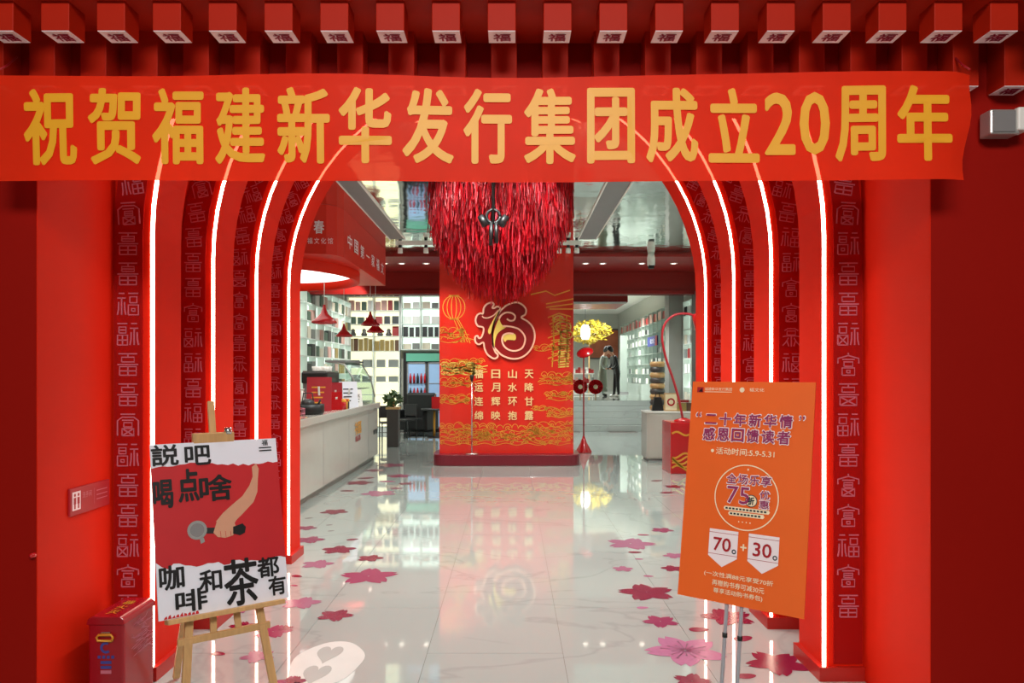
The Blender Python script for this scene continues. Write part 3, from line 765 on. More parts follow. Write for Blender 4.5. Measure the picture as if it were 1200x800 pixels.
# ------------------------------------------------------------------ orange sale board (right)
SA = math.atan2(-0.36, 0.46)
SU = Vector((0.46, -0.36, 0)).normalized(); sb = Vector((0.36, 0.46, 0)).normalized()
SV = (Vector((0, 0, 1.011)) + sb * 0.173).normalized()
SW, SH = 0.584, 1.026
so = P(794, 696, 3.524)
sale = thing('sale_sign', 'orange sale board on a grey steel stand with two thin poles', 'sign board', (so.x, so.y, 0))
off0 = Vector((so.x, so.y, 0))
def sf(u, v, t): return so + SU * u + SV * v + SU.cross(SV) * t - off0
vsb = [sf(u, v, t) for t in (-0.006, 0.0) for v in (0, SH) for u in (0, SW)]
board = MB().add(vsb, [(0, 2, 3, 1), (4, 5, 7, 6), (0, 1, 5, 4), (2, 6, 7, 3), (0, 4, 6, 2), (1, 3, 7, 5)]).obj('board', M['orange'], sale)
for u in (0.235, 0.305):
    a = sf(u, 0.45, -0.02); b = sf(u, 0.0, -0.02); dn = (b - a).normalized(); bb = b + dn * ((b.z - 0.02) / -dn.z)
    MB().tube([a, bb], 0.009, 10).obj('pole', M['steel'], sale)
    MB().lathe([(0.0, 0.012), (0.012, 0.01), (0.012, -0.01), (0, -0.012)], 10, sf(u, -0.14, -0.02)).obj('knob', M['black'], sale)
fb = sf(0.27, 0.0, -0.02); fb = Vector((fb.x, fb.y, 0)) - Vector((sb.x, sb.y, 0)) * 0.10
MB().bar(fb + SU * -0.22 + Vector((0, 0, 0.012)), fb + SU * 0.22 + Vector((0, 0, 0.012)), 0.03, 0.024).obj('foot', M['steel'], sale, 0.003)
MB().bar(fb + Vector((0, 0, 0.012)) - sb * 0.05, fb + Vector((0, 0, 0.012)) + sb * 0.40, 0.03, 0.024).obj('foot', M['steel'], sale, 0.003)
def sv(v): return SH * (1 - v)
def stext(s, u0, u1, v0, v1, m, bold=0.0, t=0.001, halo=None, name='lettering'):
    if halo:
        mb = MB(); text_into(mb, s, halo[1], SW * u0 - 0.004, SW * u1 + 0.004, sv(v1) - 0.004, sv(v0) + 0.004, sf, t); mb.obj('outline', halo[0], sale)
        t += 0.0012
    mb = MB(); text_into(mb, s, bold, SW * u0, SW * u1, sv(v1), sv(v0), sf, t); return mb.obj(name, m, sale)
HL = (M['sticker'], 0.05)
stext('“', .055, .095, .150, .168, M['purple'], .02, halo=HL); stext('”', .895, .935, .150, .168, M['purple'], .02, halo=HL)
for k, ch in enumerate('二十年新华情'): stext(ch, .135 + .122 * k, .235 + .122 * k, .148, .206, M['purple'], .03, halo=HL)
for k, ch in enumerate('感恩回馈读者'): stext(ch, .125 + .121 * k, .228 + .121 * k, .218, .278, M['purple'], .03, halo=HL)
flat('bullet', [(SW * .215 + .008 * math.cos(2 * PI * k / 12), sv(.325) + .008 * math.sin(2 * PI * k / 12)) for k in range(12)], M['cream'], .001, sale, sf)
stext('活动时间:5.9-5.31', .245, .72, .308, .340, M['cream'], .012)
def ring(u, v, r, wd, m, t=.001):
    mb = MB(); mb.ribbon([(SW * u + r * math.cos(2 * PI * k / 48), sv(v) + r * math.sin(2 * PI * k / 48)) for k in range(49)], wd, sf, t); return mb.obj('ring', m, sale)
ring(.515, .525, .148, .005, M['cream'])
flat('star', [(SW * .52 + (.006 if k % 2 else .003) * math.sin(PI * k / 5), sv(.40) + (.006 if k % 2 else .003) * math.cos(PI * k / 5)) for k in range(10)][::-1], M['cream'], .001, sale, sf)
for k, ch in enumerate('全场乐享'): stext(ch, .352 + .092 * k, .432 + .092 * k, .424, .468, M['purple'], .02, halo=HL)
stext('75', .362, .545, .480, .556, M['purple'], .01, halo=(M['sticker'], .04))
flat('badge', [(SW * .560 + .028 * math.cos(2 * PI * k / 24), sv(.538) + .028 * math.sin(2 * PI * k / 24)) for k in range(24)], M['darkteal'], .0025, sale, sf)
flat('badge', [(SW * .560 + .0245 * math.cos(2 * PI * k / 24), sv(.538) + .0245 * math.sin(2 * PI * k / 24)) for k in range(24)], M['cream'], .0028, sale, sf)
stext('折', .534, .586, .520, .556, M['darkteal'], .04, t=.0032)
for k, ch in enumerate('优惠'): stext(ch, .625, .70, .488 + .042 * k, .524 + .042 * k, M['purple'], .02, halo=HL)
for (u0, u1, v) in ((.35, .70, .580), (.39, .66, .602)):
    flat('pill', [(SW * u0, sv(v + .009)), (SW * u1, sv(v + .009)), (SW * u1 + .006, sv(v)), (SW * u1, sv(v - .009)), (SW * u0, sv(v - .009)), (SW * u0 - .006, sv(v))], M['cream'], .001, sale, sf)
    mb = MB()
    for j in range(int((u1 - u0) / .028)): mb.box(0, 0, 0, 0, 0, 0) if False else mb.add([sf(SW * (u0 + .006 + .028 * j) + a, sv(v) + b, .002) for a, b in ((0, -.004), (.011, -.004), (.011, .004), (0, .004))], [(0, 1, 2, 3)])
    mb.obj('fine_print', M['darkteal'], sale)
for k in range(4): flat('bullet', [(SW * (.47 + .03 * k) + .003 * math.cos(2 * PI * q / 8), sv(.635) + .003 * math.sin(2 * PI * q / 8)) for q in range(8)], M['cream'], .001, sale, sf)
for u, s in ((.355, '70'), (.675, '30')):
    flat('price_tag', [(SW * (u - .118), sv(.680)), (SW * (u - .118), sv(.800)), (SW * u, sv(.845)), (SW * (u + .118), sv(.800)), (SW * (u + .118), sv(.680))], M['sticker'], .001, sale, sf)
    mb = MB()
    for v in (.695, .79): mb.ribbon([(SW * (u - .118), sv(v)), (SW * (u + .118), sv(v))], .002, sf, .0016)
    mb.obj('rule_line', M['crimson'], sale)
    stext(s, u - .080, u + .065, .715, .775, M['crimson'], .02, t=.0018)
    ring(u + .092, .770, .008, .005, M['darkteal'], .002)
stext('+', .495, .545, .730, .760, M['cream'], .04)
for s, u0, u1, v in (('(一次性满88元享受70折', .215, .765, .868), ('再赠购书券可减30元', .285, .70, .903), ('尊享活动购书券包)', .30, .69, .938)):
    stext(s, u0, u1, v, v + .026, M['cream'], .008)
flat('logo_square', [(SW * .045, sv(.052)), (SW * .10, sv(.052)), (SW * .10, sv(.027)), (SW * .045, sv(.027))], M['crimson'], .001, sale, sf)
flat('logo_mark', [(SW * .06, sv(.049)), (SW * .095, sv(.049)), (SW * .085, sv(.030))], M['black'], .0016, sale, sf)
stext('福建新华发行集团', .112, .345, .028, .043, M['cream'], .0); 
mb = MB(); mb.ribbon([(SW * .112, sv(.049)), (SW * .345, sv(.049))], .003, sf, .001); mb.obj('fine_print', M['cream'], sale)
flat('logo_mark', [(SW * .43 + .012 * math.cos(2 * PI * k / 20), sv(.038) + .012 * math.sin(2 * PI * k / 20)) for k in range(20)], M['cream'], .001, sale, sf)
stext('福文化', .49, .61, .028, .045, M['cream'], .0)

# ------------------------------------------------------------------ centre panel with the big character
PY = 13.42
def pp(x, y): return ((x - CX) * PY / F, EYE + (HY - y) * PY / F)
px0, px1 = pp(515, 0)[0], pp(672, 0)[0]; pcx = (px0 + px1) / 2
pan = thing('backdrop', 'tall glossy red display panel with a big gold edged character and cloud drawings', 'backdrop', (pcx, PY, 0))
def pl(x, y, t): u, v = pp(x, y); return (u - pcx, -t, v)      # photo px on the panel face -> local
MB().box(px0 - pcx, px1 - pcx, 0, 0.45, 0.19, ZC - 0.004).obj('slab', M['panelred'], pan, 0.004)
plx0, plx1 = (507 - CX) * 13.25 / F - pcx, (680 - CX) * 13.25 / F - pcx
rrad = 0.22; poly = []
for cx_, cy_, a0 in ((plx1 - rrad, 0.75 - rrad, 0), (plx0 + rrad, 0.75 - rrad, 90), (plx0 + rrad, -0.30 + rrad, 180), (plx1 - rrad, -0.30 + rrad, 270)):
    poly += [(cx_ + rrad * math.cos(R(a0 + 15 * k)), cy_ + rrad * math.sin(R(a0 + 15 * k))) for k in range(7)]
MB().prism(poly, 0.0, 0.20).obj('plinth', M['burgundy'], pan, 0.012)
LZ = lambda x, y: (540 + x / 8.89, 340 + y / 8.89)
def smooth(pts, closed=False, n=4):
    out = []; N = len(pts)
    rng_ = range(N if closed else N - 1)
    for i in rng_:
        g = (lambda k: pts[k % N]) if closed else (lambda k: pts[min(max(k, 0), N - 1)])
        p0, p1, p2, p3 = g(i - 1), g(i), g(i + 1), g(i + 2)
        for j in range(n):
            t = j / n
            out.append(tuple(0.5 * (2 * p1[c] + (p2[c] - p0[c]) * t + (2 * p0[c] - 5 * p1[c] + 4 * p2[c] - p3[c]) * t * t + (3 * p1[c] - p0[c] - 3 * p2[c] + p3[c]) * t ** 3) for c in (0, 1)))
    if not closed: out.append(tuple(pts[-1]))
    return out
right = [(335, 560), (330, 440), (345, 350), (390, 250), (450, 180), (520, 140), (590, 130), (650, 160), (680, 205), (670, 255), (630, 285), (700, 330), (750, 390), (770, 470), (755, 560), (710, 640), (640, 695), (560, 715), (480, 700), (420, 670), (370, 620), (345, 590)]
left = [(410, 190), (380, 172), (350, 188), (328, 185), (345, 150), (320, 130), (270, 150), (240, 190), (232, 245), (205, 242), (170, 265), (155, 320), (178, 372), (235, 390), (235, 440), (215, 490), (190, 500), (175, 475), (150, 490), (155, 540), (190, 565), (235, 545), (250, 610), (280, 670), (340, 710), (378, 700), (385, 670), (358, 640), (335, 560), (330, 440), (345, 350), (390, 250)]
def logo_fill(name, pts, m, t0, t1):
    q = [LZ(*p) for p in smooth(pts, True)]
    mb = MB(); mb.prism(q, t0, t1, pl); o = mb.obj(name, m, pan)
    return o
def logo_line(pts, t, wd=1.9, closed=False, m='logoedge'):
    q = smooth([LZ(*p) for p in pts], closed); q = q + [q[0]] if closed else q
    mb = MB(); mb.ribbon(q, wd, pl, t, t + 0.012); return mb.obj('logo_edge', M[m], pan)
logo_fill('logo_face', right, M['logored'], 0.0, 0.05); logo_fill('logo_face', left, M['logored'], 0.0, 0.05)
logo_line(right, 0.045, closed=True); logo_line(left, 0.045, closed=True)
logo_fill('logo_inlay', [(345, 560), (340, 470), (360, 390), (400, 300), (415, 340), (440, 370), (480, 380), (420, 420), (380, 460), (360, 520), (350, 590)], M['logogold'], 0.05, 0.054)
logo_fill('logo_inlay', [(440, 500), (450, 470), (500, 450), (560, 455), (575, 490), (565, 520), (520, 518), (480, 520), (460, 540)], M['logogold'], 0.05, 0.054)
logo_fill('logo_inlay', [(390, 205), (350, 290), (300, 380), (285, 430), (300, 460), (320, 430), (340, 340), (395, 230)], M['logogold'], 0.05, 0.054)
logo_line([(400, 300), (420, 265), (470, 235), (530, 240), (565, 270), (555, 310), (515, 320), (480, 300)], 0.05)
logo_line([(440, 375), (520, 380), (600, 405), (655, 460), (670, 520), (640, 600), (570, 632), (500, 620), (450, 580), (430, 520), (445, 470), (490, 450), (550, 455)], 0.05)
logo_line([(225, 268), (240, 287), (285, 290), (345, 262), (390, 212)], 0.05, 1.4)
for cxp, s in zip((561, 581, 600.6, 620), COLS):
    for cyp, ch in zip((438, 453.6, 470, 486.6), s):
        mb = MB(); text_into(mb, ch, 0.02, cxp - 5.2, cxp + 5.2, -(cyp + 5.2), -(cyp - 5.2), lambda u, v, t: pl(u, -v, t), 0.02)
        o = mb.obj('verse_character', M['goldcream'], pan)
# gold line drawings
GOLDW = 0.9
def drawing(lines, wd=GOLDW, name='gold_drawing', m='gold'):
    mb = MB()
    for l in lines: mb.ribbon(l, wd, pl, 0.004)
    return mb.obj(name, M[m], pan)
def arc(cx, cy, rx, ry, a0, a1, n=14): return [(cx + rx * math.cos(R(a0 + (a1 - a0) * k / n)), cy - ry * math.sin(R(a0 + (a1 - a0) * k / n))) for k in range(n + 1)]
def spiral(cx, cy, r, turns=1.6, a0=0, sgn=1, n=22): return [(cx + r * (1 - .8 * k / n) * math.cos(R(a0) + sgn * 2 * PI * turns * k / n), cy - .8 * r * (1 - .8 * k / n) * math.sin(R(a0) + sgn * 2 * PI * turns * k / n)) for k in range(n + 1)]
# lantern
drawing([arc(532, 360, 13, 14, 0, 360, 28), arc(532, 360, 8, 14, 0, 360, 24), arc(532, 360, 3, 14, 0, 360, 20), [(526, 346), (538, 346)], [(527, 374), (537, 374)],
         [(535, 374), (541, 386), (548, 401)], [(532, 374), (538, 388), (545, 401)], [(537, 374), (545, 388), (551, 402)]], 0.8)
rg = random.Random(21)
def cloud(x0, x1, y, n, amp):
    L = []
    for row in range(n):
        yy = y + row * amp * 0.8; x = x0 + rg.uniform(-3, 3); pts = []
        while x < x1:
            ww = rg.uniform(7, 13); pts += arc(x + ww / 2, yy, ww / 2, amp * rg.uniform(.5, 1.0), 180, 0, 8)
            if rg.random() < .5: L.append(spiral(x + ww / 2, yy, ww * .32, 1.4, rg.uniform(0, 360), rg.choice((-1, 1))))
            x += ww
        pts = [(min(max(px, 516), 671), py) for px, py in pts]
        if row % 2 == 0: L.append(pts)
        for q_ in range(2):
            xs_ = rg.uniform(x0, x1 - 8); ln = rg.uniform(14, 30); ph = rg.uniform(0, 6)
            L.append([(xs_ + ln * j / 16, yy + rg.choice((0,)) + amp * .7 * math.sin(ph + j * .38) * (1 - j / 20)) for j in range(17)])
            L.append(spiral(min(xs_ + ln, x1), yy + amp * .4 * math.sin(ph + 6), amp * .55, 1.2, 90, rg.choice((-1, 1))))
        L.append([(min(max(a, 516), 671), yy + amp * .45 + 1.2 * math.sin(a * .25 + row)) for a in range(int(x0), int(x1) + 1, 3)])
    return [[(min(max(px, 516), 671), py) for px, py in l] for l in L]
for a in ((516, 542, 388, 3, 6), (517, 560, 424, 4, 5), (517, 552, 446, 2, 5), (516, 548, 466, 2, 5), (516, 575, 500, 3, 6), (560, 628, 502, 3, 6), (620, 671, 498, 3, 6), (516, 671, 514, 2, 5),
          (632, 671, 440, 3, 5), (640, 671, 462, 2, 5), (626, 655, 408, 1, 5), (622, 640, 478, 1, 4), (640, 671, 482, 2, 5)):
    drawing(cloud(*a), 0.62)
# pavilion and rocks on the right
L = [[(640, 356), (672, 350)], [(640, 360), (671, 356)], [(644, 362), (671, 362)], [(622, 345), (640, 341), (650, 346), (668, 340)]]
for k in range(7):
    y = 372 + 8 * k; L += [[(642 + 2 * (k % 3), y), (655, y - 5), (669, y - 1)], [(646, y + 3), (660, y + 1), (668, y + 4)]]
for x in (648, 656, 664): L.append([(x, 370), (x + 1, 400), (x - 1, 430)])
drawing(L, 1.3)
drawing([[(654, 400 + 3 * k), (667, 399 + 3 * k)] for k in range(11)], 1.6, m='logogold')
drawing([arc(660, 383, 9, 6, 0, 360, 18), arc(655, 375, 6, 5, 0, 200, 10), arc(664, 392, 7, 5, 0, 360, 16)], 1.4, m='logogold')
drawing(cloud(517, 556, 428, 3, 5), 1.0, m='logogold')

# microphone stand on the plinth
ms = thing('stand_post', 'slim silver post with black microphone head before the red panel', 'microphone stand', ((553 - CX) * 13.3 / F, 13.29, 0.198))
MB().lathe([(0, 0), (0.13, 0), (0.13, 0.014), (0.03, 0.024), (0.0, 0.024)], 24).obj('base', M['chrome'], ms)
MB().tube([(0, 0, 0.02), (0, 0, 1.31)], 0.011, 8).obj('pole', M['chrome'], ms)
MB().lathe([(0, 1.30), (0.016, 1.30), (0.03, 1.35), (0.038, 1.39), (0.03, 1.42), (0, 1.43)], 12).obj('head', M['black'], ms)

# ------------------------------------------------------------------ tassel chandelier
ch_ = thing('tassel_chandelier', 'red tassel chandelier tapering down below the mirror ceiling', 'chandelier', (-0.13, 8.6, ZC))
rg = random.Random(5); parts = [MB(), MB(), MB()]
for k in range(15000):
    r = 0.84 * math.sqrt(rg.random()); a = rg.uniform(0, 2 * PI)
    x, y = r * math.cos(a), r * math.sin(a)
    bottom = -1.40 + 0.88 * (r / 0.84) ** 2.4 + rg.uniform(-.12, .16) + 0.10 * math.sin(3 * a + 1) * r
    up_ = rg.random() ** 1.6 * (-0.02 - bottom) * .9; bottom += up_; tp_ = min(-0.015, bottom + rg.uniform(.06, .22))
    wd = rg.uniform(.0016, .0042); an = rg.uniform(0, PI); cx_, cy_ = wd * math.cos(an), wd * math.sin(an)
    mb = parts[rg.choices((0, 1, 2), (6, 3, 1.4))[0]]
    sw = rg.uniform(-.02, .02)
    mb.add([(x - cx_, y - cy_, tp_), (x + cx_, y + cy_, tp_), (x + cx_ * 1.6 + sw, y + cy_ * 1.6, bottom), (x - cx_ * 1.6 + sw, y - cy_ * 1.6, bottom),
            (x - cy_, y + cx_, tp_), (x + cy_, y - cx_, tp_), (x + cy_ * 1.6 + sw, y - cx_ * 1.6, bottom), (x - cy_ * 1.6 + sw, y + cx_ * 1.6, bottom)], [(0, 1, 2, 3), (4, 5, 6, 7)])
for mb, m in zip(parts, ('tasselA', 'tasselB', 'tasselC')):
    o = mb.obj('tassels', M[m], ch_); o['kind'] = 'stuff'
for r in (0.25, 0.52, 0.80):
    MB().tube([(r * math.cos(2 * PI * k / 40), r * math.sin(2 * PI * k / 40), -0.02) for k in range(41)], 0.012, 6).obj('frame_ring', M['dark'], ch_)
# black spot bracket hung among the tassels
bk = thing('spotlight_bracket', 'black double spotlight bracket hanging in front of the red tassels', 'spotlight', ((578 - CX) * 7.7 / F, 7.7, 3.20))
MB().tube([(0, 0, 0.0), (0, 0, ZC - 3.20)], 0.018, 8).obj('rod', M['black'], bk)
MB().tube([(-0.025, 0, -0.22), (-0.02, 0, 0.02)], 0.022, 8).obj('arm', M['black'], bk); MB().tube([(0.035, 0, -0.20), (0.03, 0, 0.02)], 0.022, 8).obj('arm', M['black'], bk)
MB().tube([(0.07 * math.cos(2 * PI * k / 20), 0, 0.08 + 0.07 * math.sin(2 * PI * k / 20)) for k in range(21)], 0.016, 6).obj('ring', M['black'], bk)
for s in (-1, 1):
    m = Matrix.Translation((s * 0.10, -0.02, 0.02)) @ Matrix.Rotation(R(30 * s), 4, 'Y')
    MB().lathe([(0.0, 0.07), (0.035, 0.07), (0.04, -0.05), (0.0, -0.05)], 12, mtx=m).obj('lamp_head', M['black'], bk)

# track lights at the panel's sides
for xs, lab in (((-1.95, -1.5, -1.12), 'white track light with small heads beside the panel, nearer the canopy'), ((0.82, 0.98, 1.13), 'white track light with small heads beside the panel, nearer the stairs')):
    t = thing('track_light', lab, 'track light', (xs[1], 12.9, ZC))
    MB().box(xs[0] - xs[1] - 0.08, xs[2] - xs[1] + 0.08, -0.015, 0.015, -0.04, 0.0).obj('track', M['white'], t)
    for x in xs:
        m = Matrix.Translation((x - xs[1], 0, -0.04))
        h = MB().lathe([(0, 0), (0.028, 0), (0.03, -0.05), (0.0, -0.05)], 12, mtx=m).obj('lamp_head', M['black'], t)
        MB().lathe([(0.03, -0.05), (0.042, -0.06), (0.045, -0.14), (0.0, -0.14)], 12, mtx=m).obj('lamp_shade', M['white'], t)
tl = thing('ceiling_projector', 'white projector lamp under the red soffit edge', 'projector', ((763 - CX) * 14.1 / F, 14.1, ZC))
MB().lathe([(0, 0), (0.06, 0), (0.075, -0.08), (0.075, -0.22), (0.0, -0.24)], 14).obj('body', M['white'], tl)
MB().box(-0.05, 0.05, -0.06, 0.06, -0.28, -0.22).obj('lens', M['black'], tl)

# ------------------------------------------------------------------ coffee bar canopy
cy0 = 10.1
can = thing('bar_canopy', 'red curved canopy with lettering hung over the white counter', 'canopy', (-3.4, 11.8, 3.25))
def cch(o): o.parent = can; o.matrix_parent_inverse = Matrix.Translation((3.4, -11.8, -3.25)); return o
poly = [(XL + 0.02, 9.85), (-2.9, 9.88), (-2.5, 9.96), (-2.38, 10.06), (-2.33, 10.25), (-2.32, 13.57), (XL + 0.02, 13.57)]
EC, ERX, ERY = (-3.78, 11.55), 1.30, 1.50
hole = [(EC[0] + ERX * math.cos(2 * PI * k / 48), EC[1] + ERY * math.sin(2 * PI * k / 48)) for k in range(48)]
hole = [(max(x, XL + 0.03), y) for x, y in hole]
mb = MB()
for a, b in zip(poly, poly[1:] + poly[:1]): mb.add([(a[0], a[1], 3.25), (b[0], b[1], 3.25), (b[0], b[1], ZC - 0.002), (a[0], a[1], ZC - 0.002)], [(0, 1, 2, 3)])
cch(mb.obj('fascia', M['canopy']))
mb = MB(); mb.add([(x, y, 3.251) for x, y in poly], [list(range(len(poly)))[::-1]]); cch(mb.obj('underside', M['canopy']))
mb = MB(); mb.add([(x, y, 3.235) for x, y in hole], [list(range(48))[::-1]]); cch(mb.obj('light_tray', M['glowwhite']))
mb = MB(); h2 = [(EC[0] + (x - EC[0]) * 1.05, EC[1] + (y - EC[1]) * 1.05) for x, y in hole]
vs = [(x, y, 3.25) for x, y in hole] + [(x, y, 3.10) for x, y in hole] + [(x, y, 3.10) for x, y in h2] + [(x, y, 3.25) for x, y in h2]
fs = []
for i in range(48):
    j = (i + 1) % 48; fs += [(i, j, 48 + j, 48 + i), (48 + i, 48 + j, 96 + j, 96 + i), (96 + i, 96 + j, 144 + j, 144 + i)]
mb.add(vs, fs, True); cch(mb.obj('tray_rim', M['red']))
f = fnX(-2.318, 0, 0)
mb = MB()
for k, s in enumerate('中国第一家福文'):
    text_into(mb, s, 0.01, 10.42 + 0.44 * k, 10.70 + 0.44 * k, 3.42, 3.62, f, 0.004)
cch(mb.obj('lettering', M['sticker']))
mb = MB(); f = fnY(0, 9.875, 0)
text_into(mb, '春', 0.02, -2.66, -2.52, 3.52, 3.70, lambda u, v, t: (u, 9.93 - t, v), 0.004)
for k in range(4): text_into(mb, '福文化馆'[k], 0.0, -2.74 + 0.09 * k, -2.67 + 0.09 * k, 3.38, 3.46, lambda u, v, t: (u, 9.91 + 0.05 * max(0, u + 2.6) - t, v), 0.006)
cch(mb.obj('lettering', M['sticker']))
# pendants
def pendant(loc, ztop, s, lab):
    t = thing('pendant_lamp', lab, 'pendant lamp', loc, 0, 'red pendant lamps over the bar')
    MB().lathe([(0.02, 0.30), (0.03, 0.24), (0.07, 0.14), (0.16, 0.05), (0.22, 0.0), (0.215, -0.03), (0.20, -0.03), (0.15, 0.04), (0.05, 0.12)], 24).obj('shade', M['lampred'], t).scale = (s, s, s)
    MB().lathe([(0, 0.0), (0.03, 0.01), (0.04, 0.05), (0.02, 0.09)], 10).obj('bulb', M['lampglow'], t).scale = (s, s, s)
    MB().tube([(0, 0, 0.28 * s), (0, 0, ztop - loc[2])], 0.006, 6).obj('cable', M['white'], t)
q = P(380, 377, 11.0); pendant(q, 3.235, 0.85, 'red cone pendant lamp under the lit tray, the largest')
q = P(403, 393, 14.2); pendant(q, ZC - 0.03, 0.75, 'red cone pendant lamp hanging lowest over the counter')
q = P(434, 380, 14.6); pendant(q, ZC - 0.03, 0.85, 'red cone pendant lamp above the glass display case')
q = P(440, 388, 15.6); pendant(q, ZC - 0.03, 0.85, 'red cone pendant lamp partly behind another, near the rear bookshelf')

# ------------------------------------------------------------------ counter
ct = thing('bar_counter', 'long glossy white bar counter with a small gold emblem', 'counter', (-2.9, 11, 0))
def kch(o): o.parent = ct; o.matrix_parent_inverse = Matrix.Translation((2.9, -11, 0)); return o
def rplan(x0, x1, y0, y1, r=0.25):
    return [(x0, y0), (x1, y0)] + [(x1 - r + r * math.cos(R(10 * k)), y1 - r + r * math.sin(R(10 * k))) for k in range(10)] + [(x0, y1)]
kch(MB().prism(rplan(-3.25, -2.60, 7.3, 14.55), 0.09, 0.98).obj('body', M['whitegloss']))
kch(MB().prism(rplan(-3.20, -2.66, 7.3, 14.48), 0.0, 0.10).obj('toe_kick', M['greypillar']))
kch(MB().prism(rplan(-3.32, -2.56, 7.3, 14.6), 0.98, 1.085).obj('worktop', M['whitegloss'], None, 0.012))
for y in (8.6, 10.2, 11.8, 13.4): kch(MB().box(-2.601, -2.5985, y - 0.004, y + 0.004, 0.10, 0.97).obj('joint_line', M['grey']))
f = fnX(-2.598, 0, 0)
mb = MB(); text_into(mb, '福', 0.03, 12.2, 12.75, 0.62, 0.84, f, 0.002); kch(mb.obj('emblem', M['gold']))
mb = MB(); text_into(mb, '福茶', 0.01, 12.25, 12.72, 0.50, 0.60, f, 0.002); kch(mb.obj('emblem', M['crimson']))
kch(MB().box(-2.60, -2.592, 13.9, 14.28, 0.50, 0.58).obj('name_strip', M['dark']))

# things on the counter
ZT = 1.085
def onbar(y, x=-2.95): return (x, y, ZT)
def item(name, lab, cat, loc, rz=0.0, grp=None): return thing(name, lab, cat, loc, rz, grp)
# glass display case
g = item('display_case', 'slanted glass cake display case at the far end of the counter', 'display case', onbar(13.6, -2.98))
prof = [(0.30, 0.0), (0.30, 0.10), (0.22, 0.45), (0.05, 0.72), (-0.25, 0.76), (-0.28, 0.0)]
mb = MB()
for (xa, za), (xb, zb) in zip(prof[:-2], prof[1:-1]): mb.add([(xa, -0.7, za), (xa, 0.85, za), (xb, 0.85, zb), (xb, -0.7, zb)], [(0, 1, 2, 3)])
mb.obj('front_glass', M['glass'], g)
for y in (-0.7, 0.85):
    MB().add([(x, y, z) for x, z in prof], [list(range(6))]).obj('side_glass', M['glass'], g)
    MB().tube([(x, y, z + 0.004) for x, z in prof[1:-1]], 0.016, 6).obj('frame', M['glassframe'], g)
for z in (0.03, 0.28): MB().box(-0.26, 0.20 if z > .2 else .27, -0.68, 0.83, z - 0.01, z).obj('shelf', M['shelfgrey'], g)
MB().box(-0.28, 0.08, -0.72, 0.87, 0.755, 0.79).obj('top', M['grey'], g)
# coffee machine
g = item('espresso_machine', 'silver and dark espresso machine on the counter behind menu cards', 'espresso machine', onbar(12.35, -3.16))
MB().box(-0.22, 0.18, -0.40, 0.40, 0.05, 0.16).obj('base', M['chrome'], g, 0.01); MB().box(-0.22, 0.02, -0.40, 0.40, 0.16, 0.44).obj('body', M['grey'], g, 0.01)
MB().box(-0.24, 0.18, -0.42, 0.42, 0.40, 0.58).obj('hood', M['dark'], g, 0.02); MB().box(-0.22, 0.16, -0.40, 0.40, 0.58, 0.60).obj('cup_rail', M['chrome'], g)
for y in (-0.2, 0.15):
    MB().lathe([(0, 0.40), (0.04, 0.40), (0.04, 0.34), (0.02, 0.32), (0, 0.32)], 12, (0.08, y, 0)).obj('group_head', M['chrome'], g)
    MB().tube([(0.09, y, 0.34), (0.24, y, 0.32)], 0.016, 8).obj('handle', M['black'], g)
for y in (-0.3, 0.3): MB().lathe([(0, 0), (0.02, 0), (0.02, 0.06), (0, 0.06)], 8, (-0.1, y, 0)).obj('foot', M['black'], g)
for k in range(7):
    c = tag(MB().lathe([(0, 0), (0.03, 0), (0.042, 0.075), (0.038, 0.075), (0.027, 0.006), (0, 0.006)], 14).obj('cup', M['white']), 'small white cup standing on top of the espresso machine', 'cup', 'cups on the espresso machine')
    c.location = (-3.22 + 0.13 * (k % 2), 12.05 + 0.1 * k, ZT + 0.60)
# domed rice-pot style white machine
g = item('tea_urn', 'white domed tea urn with dark tap beside the black tray', 'tea urn', onbar(9.75, -3.0))
MB().lathe([(0, 0), (0.17, 0), (0.18, 0.05), (0.18, 0.26), (0.14, 0.36), (0.06, 0.41), (0, 0.42)], 24).obj('body', M['whitegloss'], g)
MB().lathe([(0, 0.41), (0.02, 0.42), (0.03, 0.45), (0, 0.47)], 12).obj('lid_knob', M['black'], g)
MB().tube([(0.17, 0, 0.10), (0.24, 0, 0.10), (0.245, 0, 0.06)], 0.012, 8).obj('tap', M['black'], g)
g = item('serving_tray', 'black round serving tray with a teapot set on the counter', 'tray', onbar(10.15, -2.80))
MB().lathe([(0, 0.0), (0.20, 0.0), (0.22, 0.03), (0.22, 0.14), (0.21, 0.14), (0.20, 0.04), (0, 0.03)], 24).obj('bowl', M['black'], g)
g = item('teapot', 'black teapot with a handle inside the black tray', 'teapot', (-2.80, 10.15, ZT + 0.031))
MB().lathe([(0, 0), (0.07, 0.01), (0.10, 0.08), (0.085, 0.15), (0.04, 0.18), (0, 0.18)], 16).obj('body', M['dark'], g); MB().tube([(0.09, 0, 0.08), (0.15, 0, 0.12), (0.17, 0, 0.17)], 0.014, 8).obj('spout', M['dark'], g)
MB().tube([(-0.08, 0, 0.12), (-0.06, 0, 0.26), (0.06, 0, 0.26), (0.08, 0, 0.12)], 0.009, 6).obj('handle', M['dark'], g)
g = item('wire_basket', 'low pale wire basket at the near end of the counter', 'basket', onbar(9.2, -2.75))
for z in (0.01, 0.06, 0.12): MB().tube([(0.16 * math.cos(2 * PI * k / 24), 0.24 * math.sin(2 * PI * k / 24), z) for k in range(25)], 0.006, 6).obj('hoop', M['glyph'], g)
for k in range(12): MB().tube([(0.16 * math.cos(2 * PI * k / 12), 0.24 * math.sin(2 * PI * k / 12), 0.0), (0.16 * math.cos(2 * PI * k / 12), 0.24 * math.sin(2 * PI * k / 12), 0.12)], 0.004, 5).obj('wire', M['glyph'], g)
